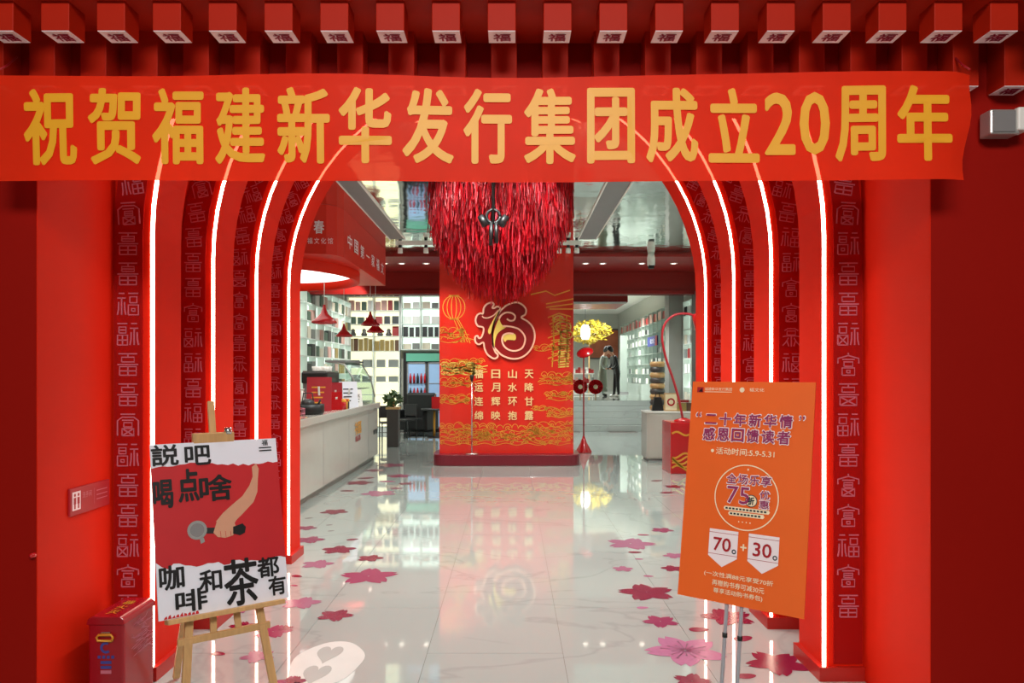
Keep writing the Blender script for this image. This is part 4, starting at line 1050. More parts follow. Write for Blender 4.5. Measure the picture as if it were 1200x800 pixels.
MB().box(-0.15, 0.15, -0.2, 0.2, 0.0, 0.012).obj('base', M['wood'], g)
# menu cards and boards
def card(lab, y, x, wdt, h, m, rz, lean=12, mark=None):
    t = item('menu_card', lab, 'menu card', (x, y, ZT), rz)
    mtx = Matrix.Rotation(R(-lean), 4, 'X')
    MB().box(-wdt / 2, wdt / 2, 0, 0.012, 0.0, h, mtx).obj('face', m, t)
    MB().bar((0, 0.012, h * .7), (0, 0.15, 0.006), 0.03, 0.008).obj('prop', M['white'], t)
    if mark:
        mb = MB(); ff = lambda u, v, tt: mtx @ Vector((u, -tt, v))
        for k in range(4): mb.ribbon([(-wdt * .3, h * (.25 + .15 * k)), (wdt * (.1 + .05 * k), h * (.25 + .15 * k))], 0.02, ff, 0.002)
        mb.obj('print', mark, t)
card('dark red leaning menu board with gold print on the counter', 10.95, -2.86, 0.36, 0.52, M['crimson'], R(10), 14, M['gold'])
card('narrow dark red menu card beside the white price card', 11.75, -2.80, 0.22, 0.42, M['crimson'], R(20), 8)
card('small red price card at the counter edge', 11.3, -2.68, 0.16, 0.28, M['lampred'], R(15), 10)
card('white price card with dark heading on the counter', 12.3, -2.70, 0.30, 0.44, M['paper'], R(25), 16, M['dark'])
card('small white leaflet card beside the glass case', 12.72, -2.63, 0.14, 0.30, M['white'], R(28), 20, M['grey'])
for k in range(4):
    c = item('takeaway_cup', 'white takeaway paper cup with red sleeve on the counter', 'cup', (-3.1 + 0.10 * (k % 2), 11.2 + 0.14 * k, ZT), 0, 'takeaway cups on the counter')
    MB().lathe([(0, 0), (0.034, 0), (0.046, 0.15), (0.05, 0.155), (0.05, 0.165), (0.0, 0.17)], 14).obj('body', M['white'], c); MB().lathe([(0.0385, 0.04), (0.0445, 0.11)], 14).obj('sleeve', M['lampred'], c)
for k, (x, y, h) in enumerate(((-3.02, 11.72, 0.42), (-3.1, 10.6, 0.36))):
    t = item('syrup_bottle', ('pink topped syrup bottle between the menu cards and the espresso machine', 'clear syrup bottle behind the dark red menu board')[k], 'bottle', (x, y, ZT))
    MB().lathe([(0, 0), (0.045, 0), (0.045, h * .55), (0.018, h * .72), (0.018, h * .9), (0, h * .9)], 14).obj('body', M['cream'], t)
    MB().lathe([(0.02, h * .88), (0.045, h * .9), (0.045, h), (0, h * 1.02)], 12).obj('cap', M['glyph'], t)

for k, (x, y, n) in enumerate(((-3.12, 10.95, 6), (-3.22, 11.1, 8))):
    t = item('cup_stack', ('short stack of white paper cups behind the leaning menu board', 'tall stack of white paper cups behind the leaning menu board')[k], 'cup stack', (x, y, ZT))
    for j in range(n): MB().lathe([(0.03, 0), (0.044, 0.10), (0.047, 0.10), (0.047, 0.108), (0.04, 0.108)], 14, (0, 0, 0.045 * j)).obj('paper_cup', M['white'], t)
t = item('straw_jar', 'clear jar of red and white straws near the tea urn', 'jar', onbar(10.42, -2.98))
MB().lathe([(0, 0.003), (0.055, 0.0), (0.06, 0.02), (0.06, 0.16), (0.056, 0.16)], 16).obj('jar', M['glass'], t)
for k in range(9): MB().tube([(0.02 * math.cos(k * .7), 0.02 * math.sin(k * .7), 0.006), (0.05 * math.cos(k * .7), 0.05 * math.sin(k * .7), 0.30 + 0.01 * (k % 3))], 0.005, 6).obj('straw', M['lampred'] if k % 2 else M['white'], t)
t = item('flower_vase', 'small white vase of pink flowers near the glass display case', 'vase', onbar(12.62, -2.86))
MB().lathe([(0, 0), (0.045, 0.0), (0.06, 0.06), (0.03, 0.15), (0.04, 0.18), (0.03, 0.18)], 16).obj('vase', M['white'], t)
for k in range(7):
    a = k * 2.4; r_ = 0.03 + 0.012 * k; z_ = 0.36 - 0.015 * k; st_ = MB().tube([(0, 0, 0.12), (r_ * math.cos(a), r_ * math.sin(a), z_)], 0.004, 5).obj('stem', M['leaf'], t)
    MB().lathe([(0, -0.03), (0.03, -0.01), (0.042, 0.02), (0.02, 0.035), (0, 0.03)], 10, (r_ * math.cos(a), r_ * math.sin(a), z_)).obj('blossom', M['glyph'], t)
for k in range(3):
    t = item('tea_tin', ('red tea tin with gold lid beside the small red price card', 'gold tea tin with red lid beside the small red price card', 'dark tea tin with gold lid beside the small red price card')[k], 'tin', (-2.635, 11.56 + 0.11 * k, ZT))
    MB().lathe([(0, 0), (0.045, 0), (0.045, 0.13), (0, 0.13)], 16).obj('body', (M['lampred'], M['gold'], M['dark'])[k], t); MB().lathe([(0.047, 0.115), (0.047, 0.15), (0.03, 0.16), (0, 0.16)], 16).obj('lid', (M['gold'], M['lampred'], M['gold'])[k], t)
t = item('order_tablet', 'white order tablet on a slanted stand beside the wire basket', 'tablet', onbar(9.2, -3.08), R(20))
MB().box(-0.13, 0.13, 0, 0.014, 0.06, 0.26, Matrix.Rotation(R(-25), 4, 'X')).obj('screen', M['white'], t, 0.004); MB().bar((0, 0.12, 0.16), (0, 0.10, 0.01), 0.05, 0.02).obj('stand', M['grey'], t); MB().lathe([(0, 0), (0.09, 0), (0.09, 0.012), (0, 0.016)], 18, (0, 0.10, 0)).obj('base', M['grey'], t)

# ------------------------------------------------------------------ shelves
def place(o, fr): o.matrix_world = fr
def shelf(name, lab, frame, wdt, z0, rows, cols, back='shelfback', board='shelf', depth=0.32, cat='bookshelf'):
    """frame: matrix, local x along the shelf, local -y to the room; rows: heights above z0; returns cells (x0,x1,z0,z1)"""
    t = thing(name, lab, cat); t.matrix_world = frame
    zt = rows[-1]
    MB().box(0, wdt, -0.02, 0.0, z0, zt).obj('back_panel', M[back], t)
    bm = MB().box(0, wdt, -depth, -0.02, -0.02, 0.0).mesh('board', M[board])
    for z in rows: link('board', bm, t, 0, (0, 0, z))
    um = MB().box(-0.015, 0.015, -depth, -0.02, z0, zt).mesh('upright', M[board])
    for k in range(cols + 1): link('upright', um, t, 0, (wdt * k / cols, 0, 0))
    if z0 > 0.01: MB().box(0, wdt, -depth, 0, 0, z0).obj('base_cabinet', M[board], t)
    return [(wdt * k / cols + 0.02, wdt * (k + 1) / cols - 0.02, a, b - 0.02) for a, b in zip(rows[:-1], rows[1:]) for k in range(cols)]
BM = {}
def book_mesh(wd, h, d, mi):
    k = (round(wd, 2), round(h, 2), round(d, 2), mi)
    if k not in BM:
        mb = MB(); wd, h, d = k[:3]
        mb.box(-wd / 2, wd / 2, -d, 0, 0, h); mb.m = 1; mb.box(-wd / 2 + 0.006, wd / 2 - 0.004 + 0.006, -d + 0.006, -0.006, 0.006, h + 0.002)
        BM[k] = mb.mesh('book', BOOK[mi], BOOK[8])
    return BM[k]
BN = ['ivory', 'grey', 'charcoal', 'ochre', 'brown', 'red', 'green', 'pink', 'white']
ORDN = ['bottom', 'second', 'third', 'fourth', 'fifth', 'sixth', 'seventh', 'eighth', 'ninth', 'tenth']
NB = [0]
def put_book(frame, x, z, wd, h, d, mi, lab, grp, cat='book', name='book', yb=-0.06):
    o = link(name, book_mesh(wd, h, d, mi), None); o.matrix_world = frame @ Matrix.Translation((x, yb, z + 0.001))
    NB[0] += 1
    return tag(o, lab, cat, grp)
rg = random.Random(31)
def frameY(x, y): return Matrix.Translation((x, y, 0))                                     # shelf facing the street (-y)
def frameL(x, y): return Matrix.Translation((x, y, 0)) @ Matrix.Rotation(R(90), 4, 'Z')    # on the left wall: local x -> +y, local -y -> +x
def frameR(x, y): return Matrix.Translation((x, y, 0)) @ Matrix.Rotation(R(-90), 4, 'Z')   # on the right wall: local x -> -y, local -y -> -x
def fill(cells, frame, cols, n, hf, lab, grp, wd=None, skip=0.0, d=0.12, rows_=()):
    for (x0, x1, z0, z1) in cells:
        rown = ORDN[min(range(len(rows_)), key=lambda i: abs(rows_[i] - z0))]
        if rg.random() < skip: continue
        pw = (x1 - x0) / n
        for k in range(n):
            ww = (wd or 0.85) * pw * rg.uniform(.8, 1.0); h = (z1 - z0) * hf * rg.uniform(.75, 1.0)
            ci = rg.choice(cols); put_book(frame, x0 + pw * (k + .5), z0, ww, h, d, ci, '%s book on the %s row up of %s' % (BN[ci], rown, lab), grp)
# left wall, behind the bar
fr = frameL(XL + 0.01, 13.9)
rows = [0.85, 1.25, 1.64, 2.03, 2.42, 2.81, 3.20, 3.59]
cells = shelf('bookshelf', 'white backlit wall shelf behind the bar counter', fr, 6.6, 0.85, rows, 9, 'shelfback', 'shelf', 0.18)
fill([c for c in cells if c[0] > 1.5], fr, (0, 1, 2, 6, 3, 8, 7), 2, .72, 'the white wall shelf behind the bar', 'books on the shelf behind the bar', skip=.12, rows_=rows)
# rear wall, left unit
X0 = (409 - CX) * YB / F; X1 = (470 - CX) * YB / F
def zr(y): return EYE + (HY - y) * (YB - 0.3) / F
fr = frameY(X0, YB - 0.005)
rows = [zr(y) for y in (496, 478, 462, 447, 430, 411, 393.5, 379.5, 363.5, 347, 333)]
rows[0] = 0.14; rows[-1] = 3.86
cells = shelf('bookshelf', 'tall rear bookshelf with coloured book rows next to the drinks fridge', fr, X1 - X0, 0.14, rows, 2, 'shelfwarm')
def row(k): return [c for c in cells if abs(c[2] - rows[k]) < 1e-6]
for k, cols, n, hf, lab in ((9, (5, 7, 3, 8, 7), 4, .8, 'the tall rear bookshelf'), (8, (5, 7, 5, 6, 8), 4, .8, 'the tall rear bookshelf'),
                            (7, (1, 2, 5, 6), 3, .7, 'the tall rear bookshelf'), (5, (3, 3, 4, 3), 5, .9, 'the tall rear bookshelf'),
                            (4, (1, 6, 1), 2, .5, 'the tall rear bookshelf'), (3, (1, 1, 6), 2, .5, 'the tall rear bookshelf')):
    fill(row(k), fr, cols, n, hf, lab, 'books on the rear bookshelf', rows_=rows)
for k in range(4):                                        # small dark figures on the bright row
    o = tag(MB().lathe([(0, 0), (0.07, 0.0), (0.09, 0.06), (0.05, 0.14), (0.06, 0.20), (0.03, 0.25), (0, 0.26)], 10).obj('figurine', M['darkpillar']), 'small dark figurine on the bright row of the rear bookshelf', 'figurine', 'figurines on the bright row')
    o.location = (X0 + (0.16, 0.47, 0.92, 1.16)[k], YB - 0.2, rows[6] + 0.001); o.scale = (1, 1, 0.8)
put_book(fr, X1 - X0 - 0.13, rows[6], 0.20, 0.28, 0.05, 5, 'dark red box standing at the end of the bright figurine row', None, 'box', 'gift_box')
# rear wall, unit over the fridge
X2 = (516 - CX) * YB / F; fr2 = frameY(X1 + 0.05, YB - 0.005)
rows2 = [zr(y) for y in (409, 394.5, 379, 361, 346, 336)]; rows2[-1] = 3.86
cells = shelf('bookshelf', 'white rear wall shelf over the drinks fridge', fr2, X2 - X1 + 0.5, rows2[0] - 0.02, rows2, 3)
for o in [c for c in bpy.data.objects if c.name.startswith('base_cabinet')]:
    if o.parent and o.parent['label'].startswith('white rear wall shelf over'): bpy.data.objects.remove(o)
def row2(k): return [c for c in cells if abs(c[2] - rows2[k]) < 1e-6]
for k, cols, n, hf, lab in ((3, (0, 8, 1), 2, .6, 'the shelf over the fridge'), (2, (8, 8, 1), 2, .6, 'the shelf over the fridge'), (1, (2, 2), 3, .9, 'the shelf over the fridge'), (0, (8, 1, 0), 2, .6, 'the shelf over the fridge')):
    fill(row2(k), fr2, cols, n, hf, lab, 'books over the fridge', rows_=rows2)
# drinks fridge
fx0, fx1 = (476 - CX) * 20.6 / F, (516 - CX) * 20.6 / F + 0.2
fg = thing('drinks_fridge', 'dark drinks fridge with glass doors and green sign under the rear shelf', 'fridge', ((fx0 + fx1) / 2, 20.6, 0))
hw = (fx1 - fx0) / 2
MB().box(-hw - 0.08, hw, 0.03, 0.38, 0.0, 2.22).obj('cabinet', M['black'], fg)
MB().box(-hw, hw, 0.0, 0.04, 1.98, 2.20).obj('sign', M['fridgesign'], fg)
for k in range(2):
    xa, xb = -hw + hw * k + 0.02, -hw + hw * (k + 1) - 0.02
    dr = MB().box(xa, xb, 0.012, 0.03, 0.12, 1.95).obj('door', M['skyblue'], fg)
    mb = MB(); mb.box(xa, xa + 0.035, -0.005, 0.012, 0.12, 1.95); mb.box(xb - 0.035, xb, -0.005, 0.012, 0.12, 1.95); mb.box(xa, xb, -0.005, 0.012, 1.91, 1.95); mb.box(xa, xb, -0.005, 0.012, 0.12, 0.16)
    mb.obj('door_frame', M['grey'], dr)
    for z in (0.55, 0.95, 1.35): MB().box(xa + 0.03, xb - 0.03, -0.003, 0.012, z, z + 0.02).obj('shelf', M['grey'], dr)
for k in range(10):
    o = tag(MB().lathe([(0, 0), (0.035, 0), (0.035, 0.17), (0.014, 0.23), (0.014, 0.27), (0, 0.27)], 10).obj('drink_bottle', (M['crimson'], M['lampred'], M['dark'])[k % 3]), ('crimson', 'bright red', 'dark grey')[k % 3] + ' drink bottle on the ' + ('upper' if k < 5 else 'lower') + ' fridge shelf', 'bottle', 'bottles in the drinks fridge')
    o.location = ((fx0 + fx1) / 2 - hw + 0.12 + 0.105 * (k % 5) * (hw / 0.6), 20.58, (1.37 if k < 5 else 0.97) + 0.001)

# seating before the fridge: black armchair, low table, planter
ac = thing('armchair', 'black armchair in front of the drinks fridge', 'armchair', ((487 - CX) * 19.6 / F, 19.6, 0), R(-18))
MB().box(-0.42, 0.42, -0.35, 0.40, 0.16, 0.46).obj('seat', M['black'], ac, 0.05); MB().box(-0.42, 0.42, 0.28, 0.46, 0.40, 1.12).obj('backrest', M['black'], ac, 0.06)
for s in (-1, 1): MB().box(s * 0.42 - 0.07, s * 0.42 + 0.07, -0.36, 0.42, 0.16, 0.68).obj('armrest', M['black'], ac, 0.04)
for sx in (-.36, .36):
    for sy in (-.28, .36): MB().tube([(sx, sy, 0), (sx * .95, sy, 0.17)], 0.018, 8).obj('leg', M['dark'], ac)
tb = thing('side_table', 'small dark table with slim legs between armchair and red panel', 'table', ((509 - CX) * 19.0 / F, 19.0, 0))
MB().lathe([(0, 0.70), (0.34, 0.70), (0.34, 0.74), (0, 0.74)], 24).obj('top', M['dark'], tb)
MB().tube([(0, 0, 0.02), (0, 0, 0.71)], 0.03, 8).obj('leg', M['gold'], tb); MB().lathe([(0, 0), (0.2, 0), (0.2, 0.02), (0, 0.03)], 20).obj('base', M['dark'], tb)
o = thing('gift_bag', 'red paper bag standing on the small dark table', 'bag', ((512 - CX) * 19.0 / F, 19.0, 0.741))
MB().box(-0.13, 0.13, -0.06, 0.06, 0, 0.30).obj('body', M['lampred'], o); MB().tube([(-0.05, 0, 0.29), (-0.04, 0, 0.38), (0.04, 0, 0.38), (0.05, 0, 0.29)], 0.006, 6).obj('handle', M['cream'], o)
def plant(name, lab, loc, h, r, m, n=60, stem=0.3, trunk='wood', seed=1):
    t = thing(name, lab, 'plant', loc); q = random.Random(seed)
    MB().tube([(0, 0, 0), (0.02, 0, stem + h * .3), (0, 0.02, stem + h * .6)], [0.03, 0.022, 0.01], 7).obj('stem', M[trunk], t)
    mb = MB()
    for k in range(n):
        a, b = q.uniform(0, 2 * PI), q.uniform(-1, 1); rr_ = r * q.random() ** .4
        c = Vector((rr_ * math.cos(a) * math.sqrt(1 - b * b), rr_ * math.sin(a) * math.sqrt(1 - b * b), stem + h / 2 + h / 2 * b * q.random() ** .3))
        u = Vector((q.uniform(-1, 1), q.uniform(-1, 1), q.uniform(-.5, 1))).normalized(); v = u.orthogonal().normalized(); L = q.uniform(.06, .12)
        mb.add([c - u * L, c + v * L * .4, c + u * L, c - v * L * .4], [(0, 1, 2, 3)])
    o = mb.obj('foliage', M[m], t); o['kind'] = 'stuff'; return t
pb = thing('planter_post', 'narrow brown planter post at the end of the counter', 'planter', ((461 - CX) * 16.6 / F, 16.6, 0))
MB().box(-0.13, 0.13, -0.13, 0.13, 0.0, 0.86).obj('body', M['darkpillar'], pb, 0.01); MB().box(-0.15, 0.15, -0.15, 0.15, 0.84, 0.89).obj('rim', M['wood'], pb, 0.005)
plant('potted_plant', 'small bushy green plant in the brown planter post', ((461 - CX) * 16.6 / F, 16.6, 0.87), 0.36, 0.22, 'leaf', 90, 0.02, seed=2)
for k, (x, lab) in enumerate((((455 - CX) * 18 / F, 'dark cafe chair behind the brown planter post'), ((470 - CX) * 18.0 / F, 'dark cafe chair beside the armchair'))):
    c_ = thing('cafe_chair', lab, 'chair', (x, 18.0 + .9 * k, 0), R(20 - 50 * k))
    MB().box(-.2, .2, -.2, .2, .43, .47).obj('seat', M['dark'], c_, .01); MB().box(-.2, .2, .18, .21, .55, .85).obj('backrest', M['dark'], c_, .01)
    for sx in (-.18, .18):
        MB().tube([(sx, -.18, 0), (sx, -.18, .44)], .015, 6).obj('leg', M['dark'], c_); MB().tube([(sx, .18, 0), (sx, .195, .86)], .015, 6).obj('leg', M['dark'], c_)

# ------------------------------------------------------------------ right side
# right wall shelves of the lower hall
fr = frameR(XR + 0.39, 19.85)
rows = [0.9, 1.28, 1.66, 2.04, 2.42, 2.80, 3.18, 3.56]
cells = shelf('bookshelf', 'white backlit shelf on the lower hall wall between the two pillars', fr, 3.2, 0.9, rows, 4, 'shelfback', 'shelf', 0.2)
fill(cells, fr, (8, 0, 8, 2, 5, 1), 2, .7, 'the shelf between the pillars', 'books on the shelf between the pillars', skip=.15, rows_=rows)
fr = frameR(XR + 0.39, 16.0)
cells = shelf('bookshelf', 'white backlit shelf along the lower hall wall near the street', fr, 8.5, 0.9, rows, 8)
# upper hall shelf wall
fr = frameR(5.29, 34.6)
rows = [1.25, 1.62, 1.99, 2.36, 2.73, 3.10, 3.47, 3.86]
cells = shelf('bookshelf', 'long white backlit shelf wall of the raised rear hall', fr, 12.6, 1.25, rows, 16, 'shelfback', 'shelfgrey', 0.22)
fill([c for c in cells if c[2] > 3.4], fr, (5, 5, 7, 5), 2, .9, 'the raised hall shelf', 'books on the raised hall shelf', wd=.9, rows_=rows)
fill([c for c in cells if c[2] < 3.4], fr, (8, 8, 1, 8, 2, 0), 2, .6, 'the raised hall shelf', 'books on the raised hall shelf', skip=.45, rows_=rows)
o = thing('shelf_sign', 'dark blue sign with white lettering on the raised hall shelf', 'sign', (5.04, 26.5, 2.62))
MB().box(-0.02, 0.02, -0.9, 0.9, 0, 0.34).obj('board', M['blueprint'], o)
mb = MB(); text_into(mb, '福文化', 0.02, -0.4, 0.4, 0.08, 0.26, lambda u, v, t: (-0.021 - t, -u, v), 0.003); mb.obj('lettering', M['paper'], o)
MB().box(-0.024, 0.0, -0.9, -0.55, 0, 0.34).obj('end_panel', M['crimson'], o)

# white display cabinet
cb0, cb1 = (758 - CX) * 13.9 / F, (758 - CX) * 13.9 / F + 0.95
cb = thing('display_cabinet', 'white low display cabinet beside the red draped box', 'cabinet', (cb0, 13.9, 0))
MB().box(0, 0.95, 0, 0.6, 0.04, 0.90).obj('body', M['whitegloss'], cb, 0.01); MB().box(0.03, 0.92, 0.03, 0.57, 0, 0.05).obj('base', M['grey'], cb)
MB().box(-0.01, 0.96, -0.01, 0.61, 0.90, 0.93).obj('top', M['white'], cb, 0.005)
for k in range(2): 
    dd = MB().box(0.01 + 0.47 * k, 0.465 + 0.47 * k, -0.012, 0.0, 0.07, 0.88).obj('door', M['whitegloss'], cb, 0.004)
ZK = 0.931
def bag(lab, x, y, wd, h, m):
    o = thing('hand_bag', lab, 'bag', (x, y, ZK)); MB().prism([(-wd / 2, 0), (wd / 2, 0), (wd * .3, h), (-wd * .3, h)], -0.06, 0.06, lambda a, b, c: (a, c, b)).obj('body', m, o, 0.01)
    MB().tube([(-wd * .2, 0, h), (-wd * .12, 0, h * 1.4), (wd * .12, 0, h * 1.4), (wd * .2, 0, h)], 0.008, 6).obj('handle', m, o)
bag('black tapered bag on the white cabinet', cb0 + 0.24, 14.1, 0.22, 0.26, M['black'])
o = thing('woven_basket', 'striped stack of woven baskets behind the black bag', 'basket', (cb0 + 0.28, 14.32, ZK))
for k in range(9): MB().lathe([(0.0, 0.105 * k + 0.0), (0.13, 0.105 * k), (0.15, 0.105 * k + 0.05), (0.13, 0.105 * k + 0.10), (0.0, 0.105 * k + 0.10)], 18).obj('ring_layer', M['darkpillar'] if k % 2 else M['wood'], o)
o = thing('picture_frame', 'small framed picture with a round red motif on the cabinet', 'picture frame', (cb0 + 0.48, 14.02, ZK))
MB().box(-0.13, 0.13, 0, 0.02, 0, 0.34).obj('frame', M['wood'], o, 0.004); MB().box(-0.11, 0.11, -0.002, 0.004, 0.02, 0.32).obj('picture', M['cream'], o)
mb = MB(); mb.ribbon([(0.06 * math.cos(2 * PI * k / 24), 0.17 + 0.06 * math.sin(2 * PI * k / 24)) for k in range(25)], 0.03, fnY(0, -0.003, 0), 0.001); mb.obj('motif', M['lampred'], o)
MB().bar((0, 0.02, 0.2), (0, 0.13, 0.005), 0.03, 0.006).obj('stand', M['wood'], o)
for k in range(4):
    o = tag(link('gift_box', book_mesh(0.16, 0.16 + 0.05 * (k % 2), 0.12, (3, 5, 4, 0)[k]), None, 0, (cb0 + 0.67 + 0.085 * k, 14.05 + 0.16 * (k % 2), ZK)), ('ochre gift box beside the round motif picture', 'red gift box behind the ochre one', 'brown gift box on the cabinet', 'ivory gift box at the cabinet end')[k], 'box')
# red draped box and the giant gooseneck lamp
b0 = (786 - CX) * 12.1 / F
rb = thing('display_box', 'red display box with gold swirls under the gooseneck lamp', 'display box', (b0 + 0.36, 12.1, 0))
MB().box(-0.36, 0.36, 0, 0.7, 0.0, 0.84).obj('body', M['lampred'], rb, 0.01)
mb = MB(); f = fnY(0, 0, 0)
for k in range(5): mb.ribbon([(-0.34 + 0.68 * j / 20, 0.10 + 0.05 * k + 0.04 * math.sin(j * .6 + k)) for j in range(21)], 0.03, f, 0.003)
mb.ribbon([(-0.34 + 0.68 * j / 20, 0.66 + 0.03 * math.sin(j * .7)) for j in range(21)], 0.03, f, 0.003)
mb.obj('gold_swirl', M['gold'], rb)
path = [(801, 495), (796, 470), (789, 445), (782, 425), (777, 405), (776, 392), (779, 380), (787, 371), (797, 367.5), (808, 368), (816, 371)]
gd = 12.45; pts = [P(x, y, gd) for x, y in path]; base = Vector((pts[0].x, gd, 0.84))
gl = thing('gooseneck_lamp', 'tall red gooseneck lamp curving up from the red display box', 'lamp', base)
q2 = smooth([(p.x, p.z) for p in pts], False, 5)
MB().tube([(x - base.x, 0, z - base.z) for x, z in q2], 0.021, 10).obj('neck', M['crimson'], gl)
MB().lathe([(0, -0.01), (0.16, -0.01), (0.16, 0.02), (0.04, 0.06), (0, 0.06)], 20).obj('base', M['lampred'], gl)
e = pts[-1]; m = Matrix.Translation((e.x - base.x, 0, e.z - base.z)) @ Matrix.Rotation(R(-40), 4, 'Y')
MB().lathe([(0.0, 0.06), (0.05, 0.05), (0.08, 0.0), (0.16, -0.16), (0.15, -0.16), (0.07, -0.02), (0, 0.0)], 20, mtx=m).obj('shade', M['lampred'], gl)
# red floor lamp by the panel
rl = thing('floor_lamp', 'slim red floor lamp with cone base and disc head beside the panel', 'lamp', ((684 - CX) * 15.4 / F, 15.4, 0))
MB().lathe([(0, 0), (0.17, 0), (0.165, 0.03), (0.07, 0.2), (0.02, 0.34), (0, 0.34)], 22).obj('base', M['lampred'], rl)
MB().tube([(0, 0, 0.3), (0, 0, 1.95), (0.02, 0, 2.05)], 0.016, 8).obj('pole', M['lampred'], rl)
m = Matrix.Translation((0.02, -0.02, 2.09)) @ Matrix.Rotation(R(36), 4, 'X') @ Matrix.Rotation(R(-18), 4, 'Y')
MB().lathe([(0, 0.05), (0.06, 0.045), (0.17, 0.0), (0.18, -0.02), (0.16, -0.02), (0, 0.01)], 22, mtx=m).obj('head', M['lampred'], rl)

# raised hall decorations
UZ = 0.825
def up(x, d): return ((x - CX) * d / F, d, UZ)
for k, (x, lab) in enumerate(((680, 'red paper rosette wheel on the raised hall display, beside the red panel'), (698, 'red paper rosette wheel on the raised hall display, next to the grey dressed person'))):
    t = thing('rosette', lab, 'rosette', up(x, 25))
    mb = MB()
    for j in range(18):
        a = 2 * PI * j / 18; b = a + PI / 18; c = a + 2 * PI / 18
        mb.add([(0, -0.02, 0.36), (0.25 * math.cos(a), 0.03, 0.36 + 0.25 * math.sin(a)), (0.25 * math.cos(b), -0.03, 0.36 + 0.25 * math.sin(b)), (0.25 * math.cos(c), 0.03, 0.36 + 0.25 * math.sin(c))], [(0, 1, 2), (0, 2, 3)])
    mb.obj('pleats', M['lampred'], t); MB().lathe([(0, 0.06), (0.07, 0.05), (0.08, 0.0)], 14, mtx=Matrix.Translation((0, 0, 0.36)) @ Matrix.Rotation(R(90), 4, 'X')).obj('centre', M['cream'], t)
    MB().tube([(0, 0.02, 0), (0, 0.02, 0.36)], 0.02, 6).obj('stand', M['wood'], t)
dt = thing('display_table', 'white tiered display table full of small goods behind the rosettes', 'display table', up(684, 27.8))
for k in range(3):
    MB().box(-0.55 + 0.08 * k, 0.55 - 0.08 * k, -0.3 + 0.1 * k, 0.3, 0.02 + 0.38 * k, 0.06 + 0.38 * k).obj('tier', M['white'], dt)
for sx in (-.36, .36): MB().box(sx - .02, sx + .02, 0.24, 0.28, 0, 0.84).obj('leg', M['white'], dt)
for k in range(16):
    tier = k % 2 + 1; x, d, z = up(684, 27.8)
    o = link('gift_box', book_mesh(0.10, 0.14 + 0.04 * (k % 3), 0.08, (5, 8, 7, 5, 1)[k % 5]), None, 0, (x - 0.36 + 0.098 * (k // 2), d + (0.0 if tier == 1 else .1), z + 0.061 + 0.38 * tier)); tag(o, 'small red or pale gift box on the white tiered table', 'box', 'gift boxes on the tiered table')
plant('blossom_tree', 'small tree with yellow blossoms in the raised rear hall', up(690, 30), 1.0, 0.95, 'yellow', 700, 2.0, seed=8)
hl = thing('hanging_lantern', 'white lit paper lantern hanging among the yellow blossoms', 'lantern', (*up(686, 28.6)[:2], 2.95))
MB().lathe([(0.0, 0.0), (0.12, 0.0), (0.18, 0.12), (0.18, 0.4), (0.1, 0.56), (0, 0.56)], 16).obj('shade', M['glowwhite'], hl); MB().tube([(0, 0, 0.56), (0, 0, 1.65)], 0.01, 6).obj('cord', M['dark'], hl)
fp = thing('framed_poster', 'orange and brown framed poster on the rear wall of the raised hall', 'poster', (*up(708, 36.95)[:2], 2.35))
MB().box(-0.75, 0.75, 0, 0.04, 0, 1.5).obj('frame', M['darkpillar'], fp); MB().box(-0.68, 0.68, -0.01, 0.0, 0.07, 1.43).obj('picture', mat('warm poster print', (170, 90, 60), .5, var=.5, scale=2.5), fp)
sgb = thing('standing_screen', 'grey green standing panel beside the raised hall shelf', 'panel', up(731, 30))
MB().box(-0.14, 0.14, 0, 0.12, 0, 2.35).obj('board', M['shelfgrey'], sgb, .01); MB().box(-0.18, 0.18, -.06, .18, 0, .06).obj('base', M['grey'], sgb)

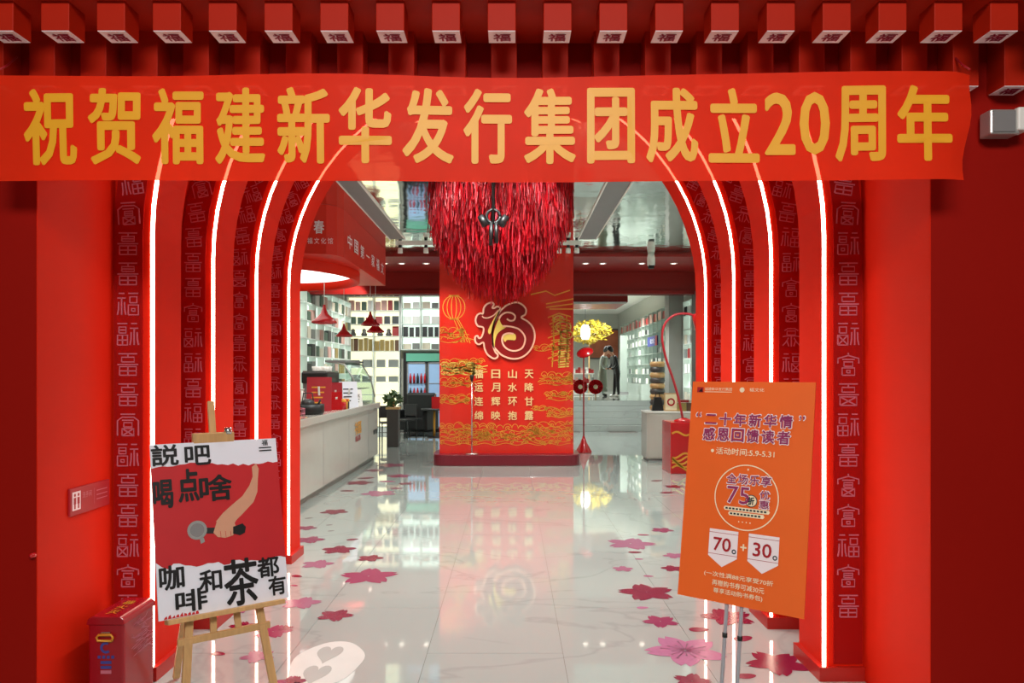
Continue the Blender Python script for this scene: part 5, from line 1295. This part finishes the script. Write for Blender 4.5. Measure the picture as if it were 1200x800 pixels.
# ------------------------------------------------------------------ two visitors
def skin_body(joints, edges, name, mats, pick, parent, sub=2):
    me = bpy.data.meshes.new(name); me.from_pydata([j[0] for j in joints], edges, [])
    o = bpy.data.objects.new(name, me); C.objects.link(o)
    sk = o.modifiers.new('skin', 'SKIN'); sk.use_smooth_shade = True
    for i, j in enumerate(joints):
        r = j[1]; me.skin_vertices[0].data[i].radius = r if isinstance(r, tuple) else (r, r)
    me.skin_vertices[0].data[0].use_root = True
    ss = o.modifiers.new('sub', 'SUBSURF'); ss.levels = sub; ss.render_levels = sub
    ev = bpy.data.meshes.new_from_object(o.evaluated_get(bpy.context.evaluated_depsgraph_get()))
    bpy.data.objects.remove(o)
    for m in mats: ev.materials.append(m)
    for p in ev.polygons: p.use_smooth = True; p.material_index = pick(p.center)
    return link(name, ev, parent)
def person(lab, loc, rz, lean, mats, robe=None, hair='black'):
    """stands at loc facing local -y; lean bends the upper body forward"""
    t = thing('person', lab, 'person', loc, rz)
    s = math.sin(R(lean)); c = math.cos(R(lean))
    def T(x, y, z): h = z - 0.92; return (x, y - h * s, 0.92 + h * c) if z > 0.92 else (x, y, z)
    J = [(T(0, 0, 0.93), (.15, .11)), (T(0, 0, 1.12), (.14, .10)), (T(0, 0, 1.32), (.17, .11)), (T(0, 0, 1.44), (.10, .07)), (T(0, -.02, 1.50), (.055, .055)),
         (T(0, -.07, 1.60), (.085, .095)), (T(0, -.10, 1.70), (.075, .085)),
         (T(.17, 0, 1.40), .06), (T(.24, -.03, 1.14), .048), (T(.20, -.20, .98), .038), (T(.17, -.29, .98), .03), (T(.15, -.36, .97), .018),
         (T(-.17, 0, 1.40), .06), (T(-.24, -.03, 1.14), .048), (T(-.20, -.20, .98), .038), (T(-.17, -.29, .98), .03), (T(-.15, -.36, .97), .018),
         ((.09, 0, .84), .095), ((.10, -.02, .48), .068), ((.11, .02, .10), .050), ((.115, -.03, .035), .045), ((.12, -.14, .03), .036),
         ((-.09, 0, .84), .095), ((-.10, -.04, .48), .068), ((-.11, -.06, .10), .050), ((-.115, -.11, .035), .045), ((-.12, -.22, .03), .036)]
    E = [(0, 1), (1, 2), (2, 3), (3, 4), (4, 5), (5, 6), (2, 7), (7, 8), (8, 9), (9, 10), (10, 11), (2, 12), (12, 13), (13, 14), (14, 15), (15, 16), (0, 17), (17, 18), (18, 19), (19, 20), (20, 21), (0, 22), (22, 23), (23, 24), (24, 25), (25, 26)]
    hz = T(0, 0, 1.47)
    def pick(p):
        if p.z < 0.075: return 3
        if p.z < 0.93: return 2 if abs(p.x) < 0.19 or p.z < .8 else 0
        if p.y < -0.24 - s * .2 and p.z < 1.15: return 0
        if (p - Vector(T(0, -.06, 1.62))).length < 0.19: return 0
        return 1
    skin_body(J, E, 'body', mats, pick, t)
    hc = Vector(T(0, -.065, 1.685))
    mb = MB(); seg = 16
    mb.lathe([(0.0, .125), (.055, .115), (.095, .06), (.105, 0.0), (.095, -.07), (.07, -.11)], seg)
    mb.v = [(x * .95, y * 1.05 + (.03 if z < 0 else .01), z) for x, y, z in mb.v]
    mb.f = [f for f in mb.f if not (all(mb.v[i][1] < -.03 for i in f) and all(mb.v[i][2] < .03 for i in f))]
    mb.sm = [True] * len(mb.f); mb.mi = [0] * len(mb.f)
    o = mb.obj('hair', M[hair], t, 0, hc); o.rotation_euler = (R(lean), 0, 0)
    for sx in (-1, 1):
        MB().lathe([(0, .01), (.01, .005), (.01, -.005), (0, -.01)], 8, T(sx * .032, -.165, 1.635)).obj('eye', M['black'], t)
    if robe:
        mb = MB(); mb.lathe([(.19, 1.38), (.185, 1.2), (.165, 1.0), (.20, .8), (.22, .5), (.235, .16), (.225, .16), (.19, .5), (.17, .8)], 20)
        mb.v = [T(x, y * .75, z) for x, y, z in mb.v]; mb.obj('coat', robe, t)
    return t
person('person in black clothes and white shoes leaning forward beside the grey dressed person', up(723, 26.0), R(-75), 16, [M['skin'], M['black'], M['black'], M['white']])
person('person with black hair in a long grey green coat looking down', up(706, 26.7), R(60), 8, [M['skin'], M['shelfgrey'], M['shelfgrey'], M['dark']], mat('grey green coat cloth', (128, 132, 116), .7, var=.1))
print('books', NB[0])
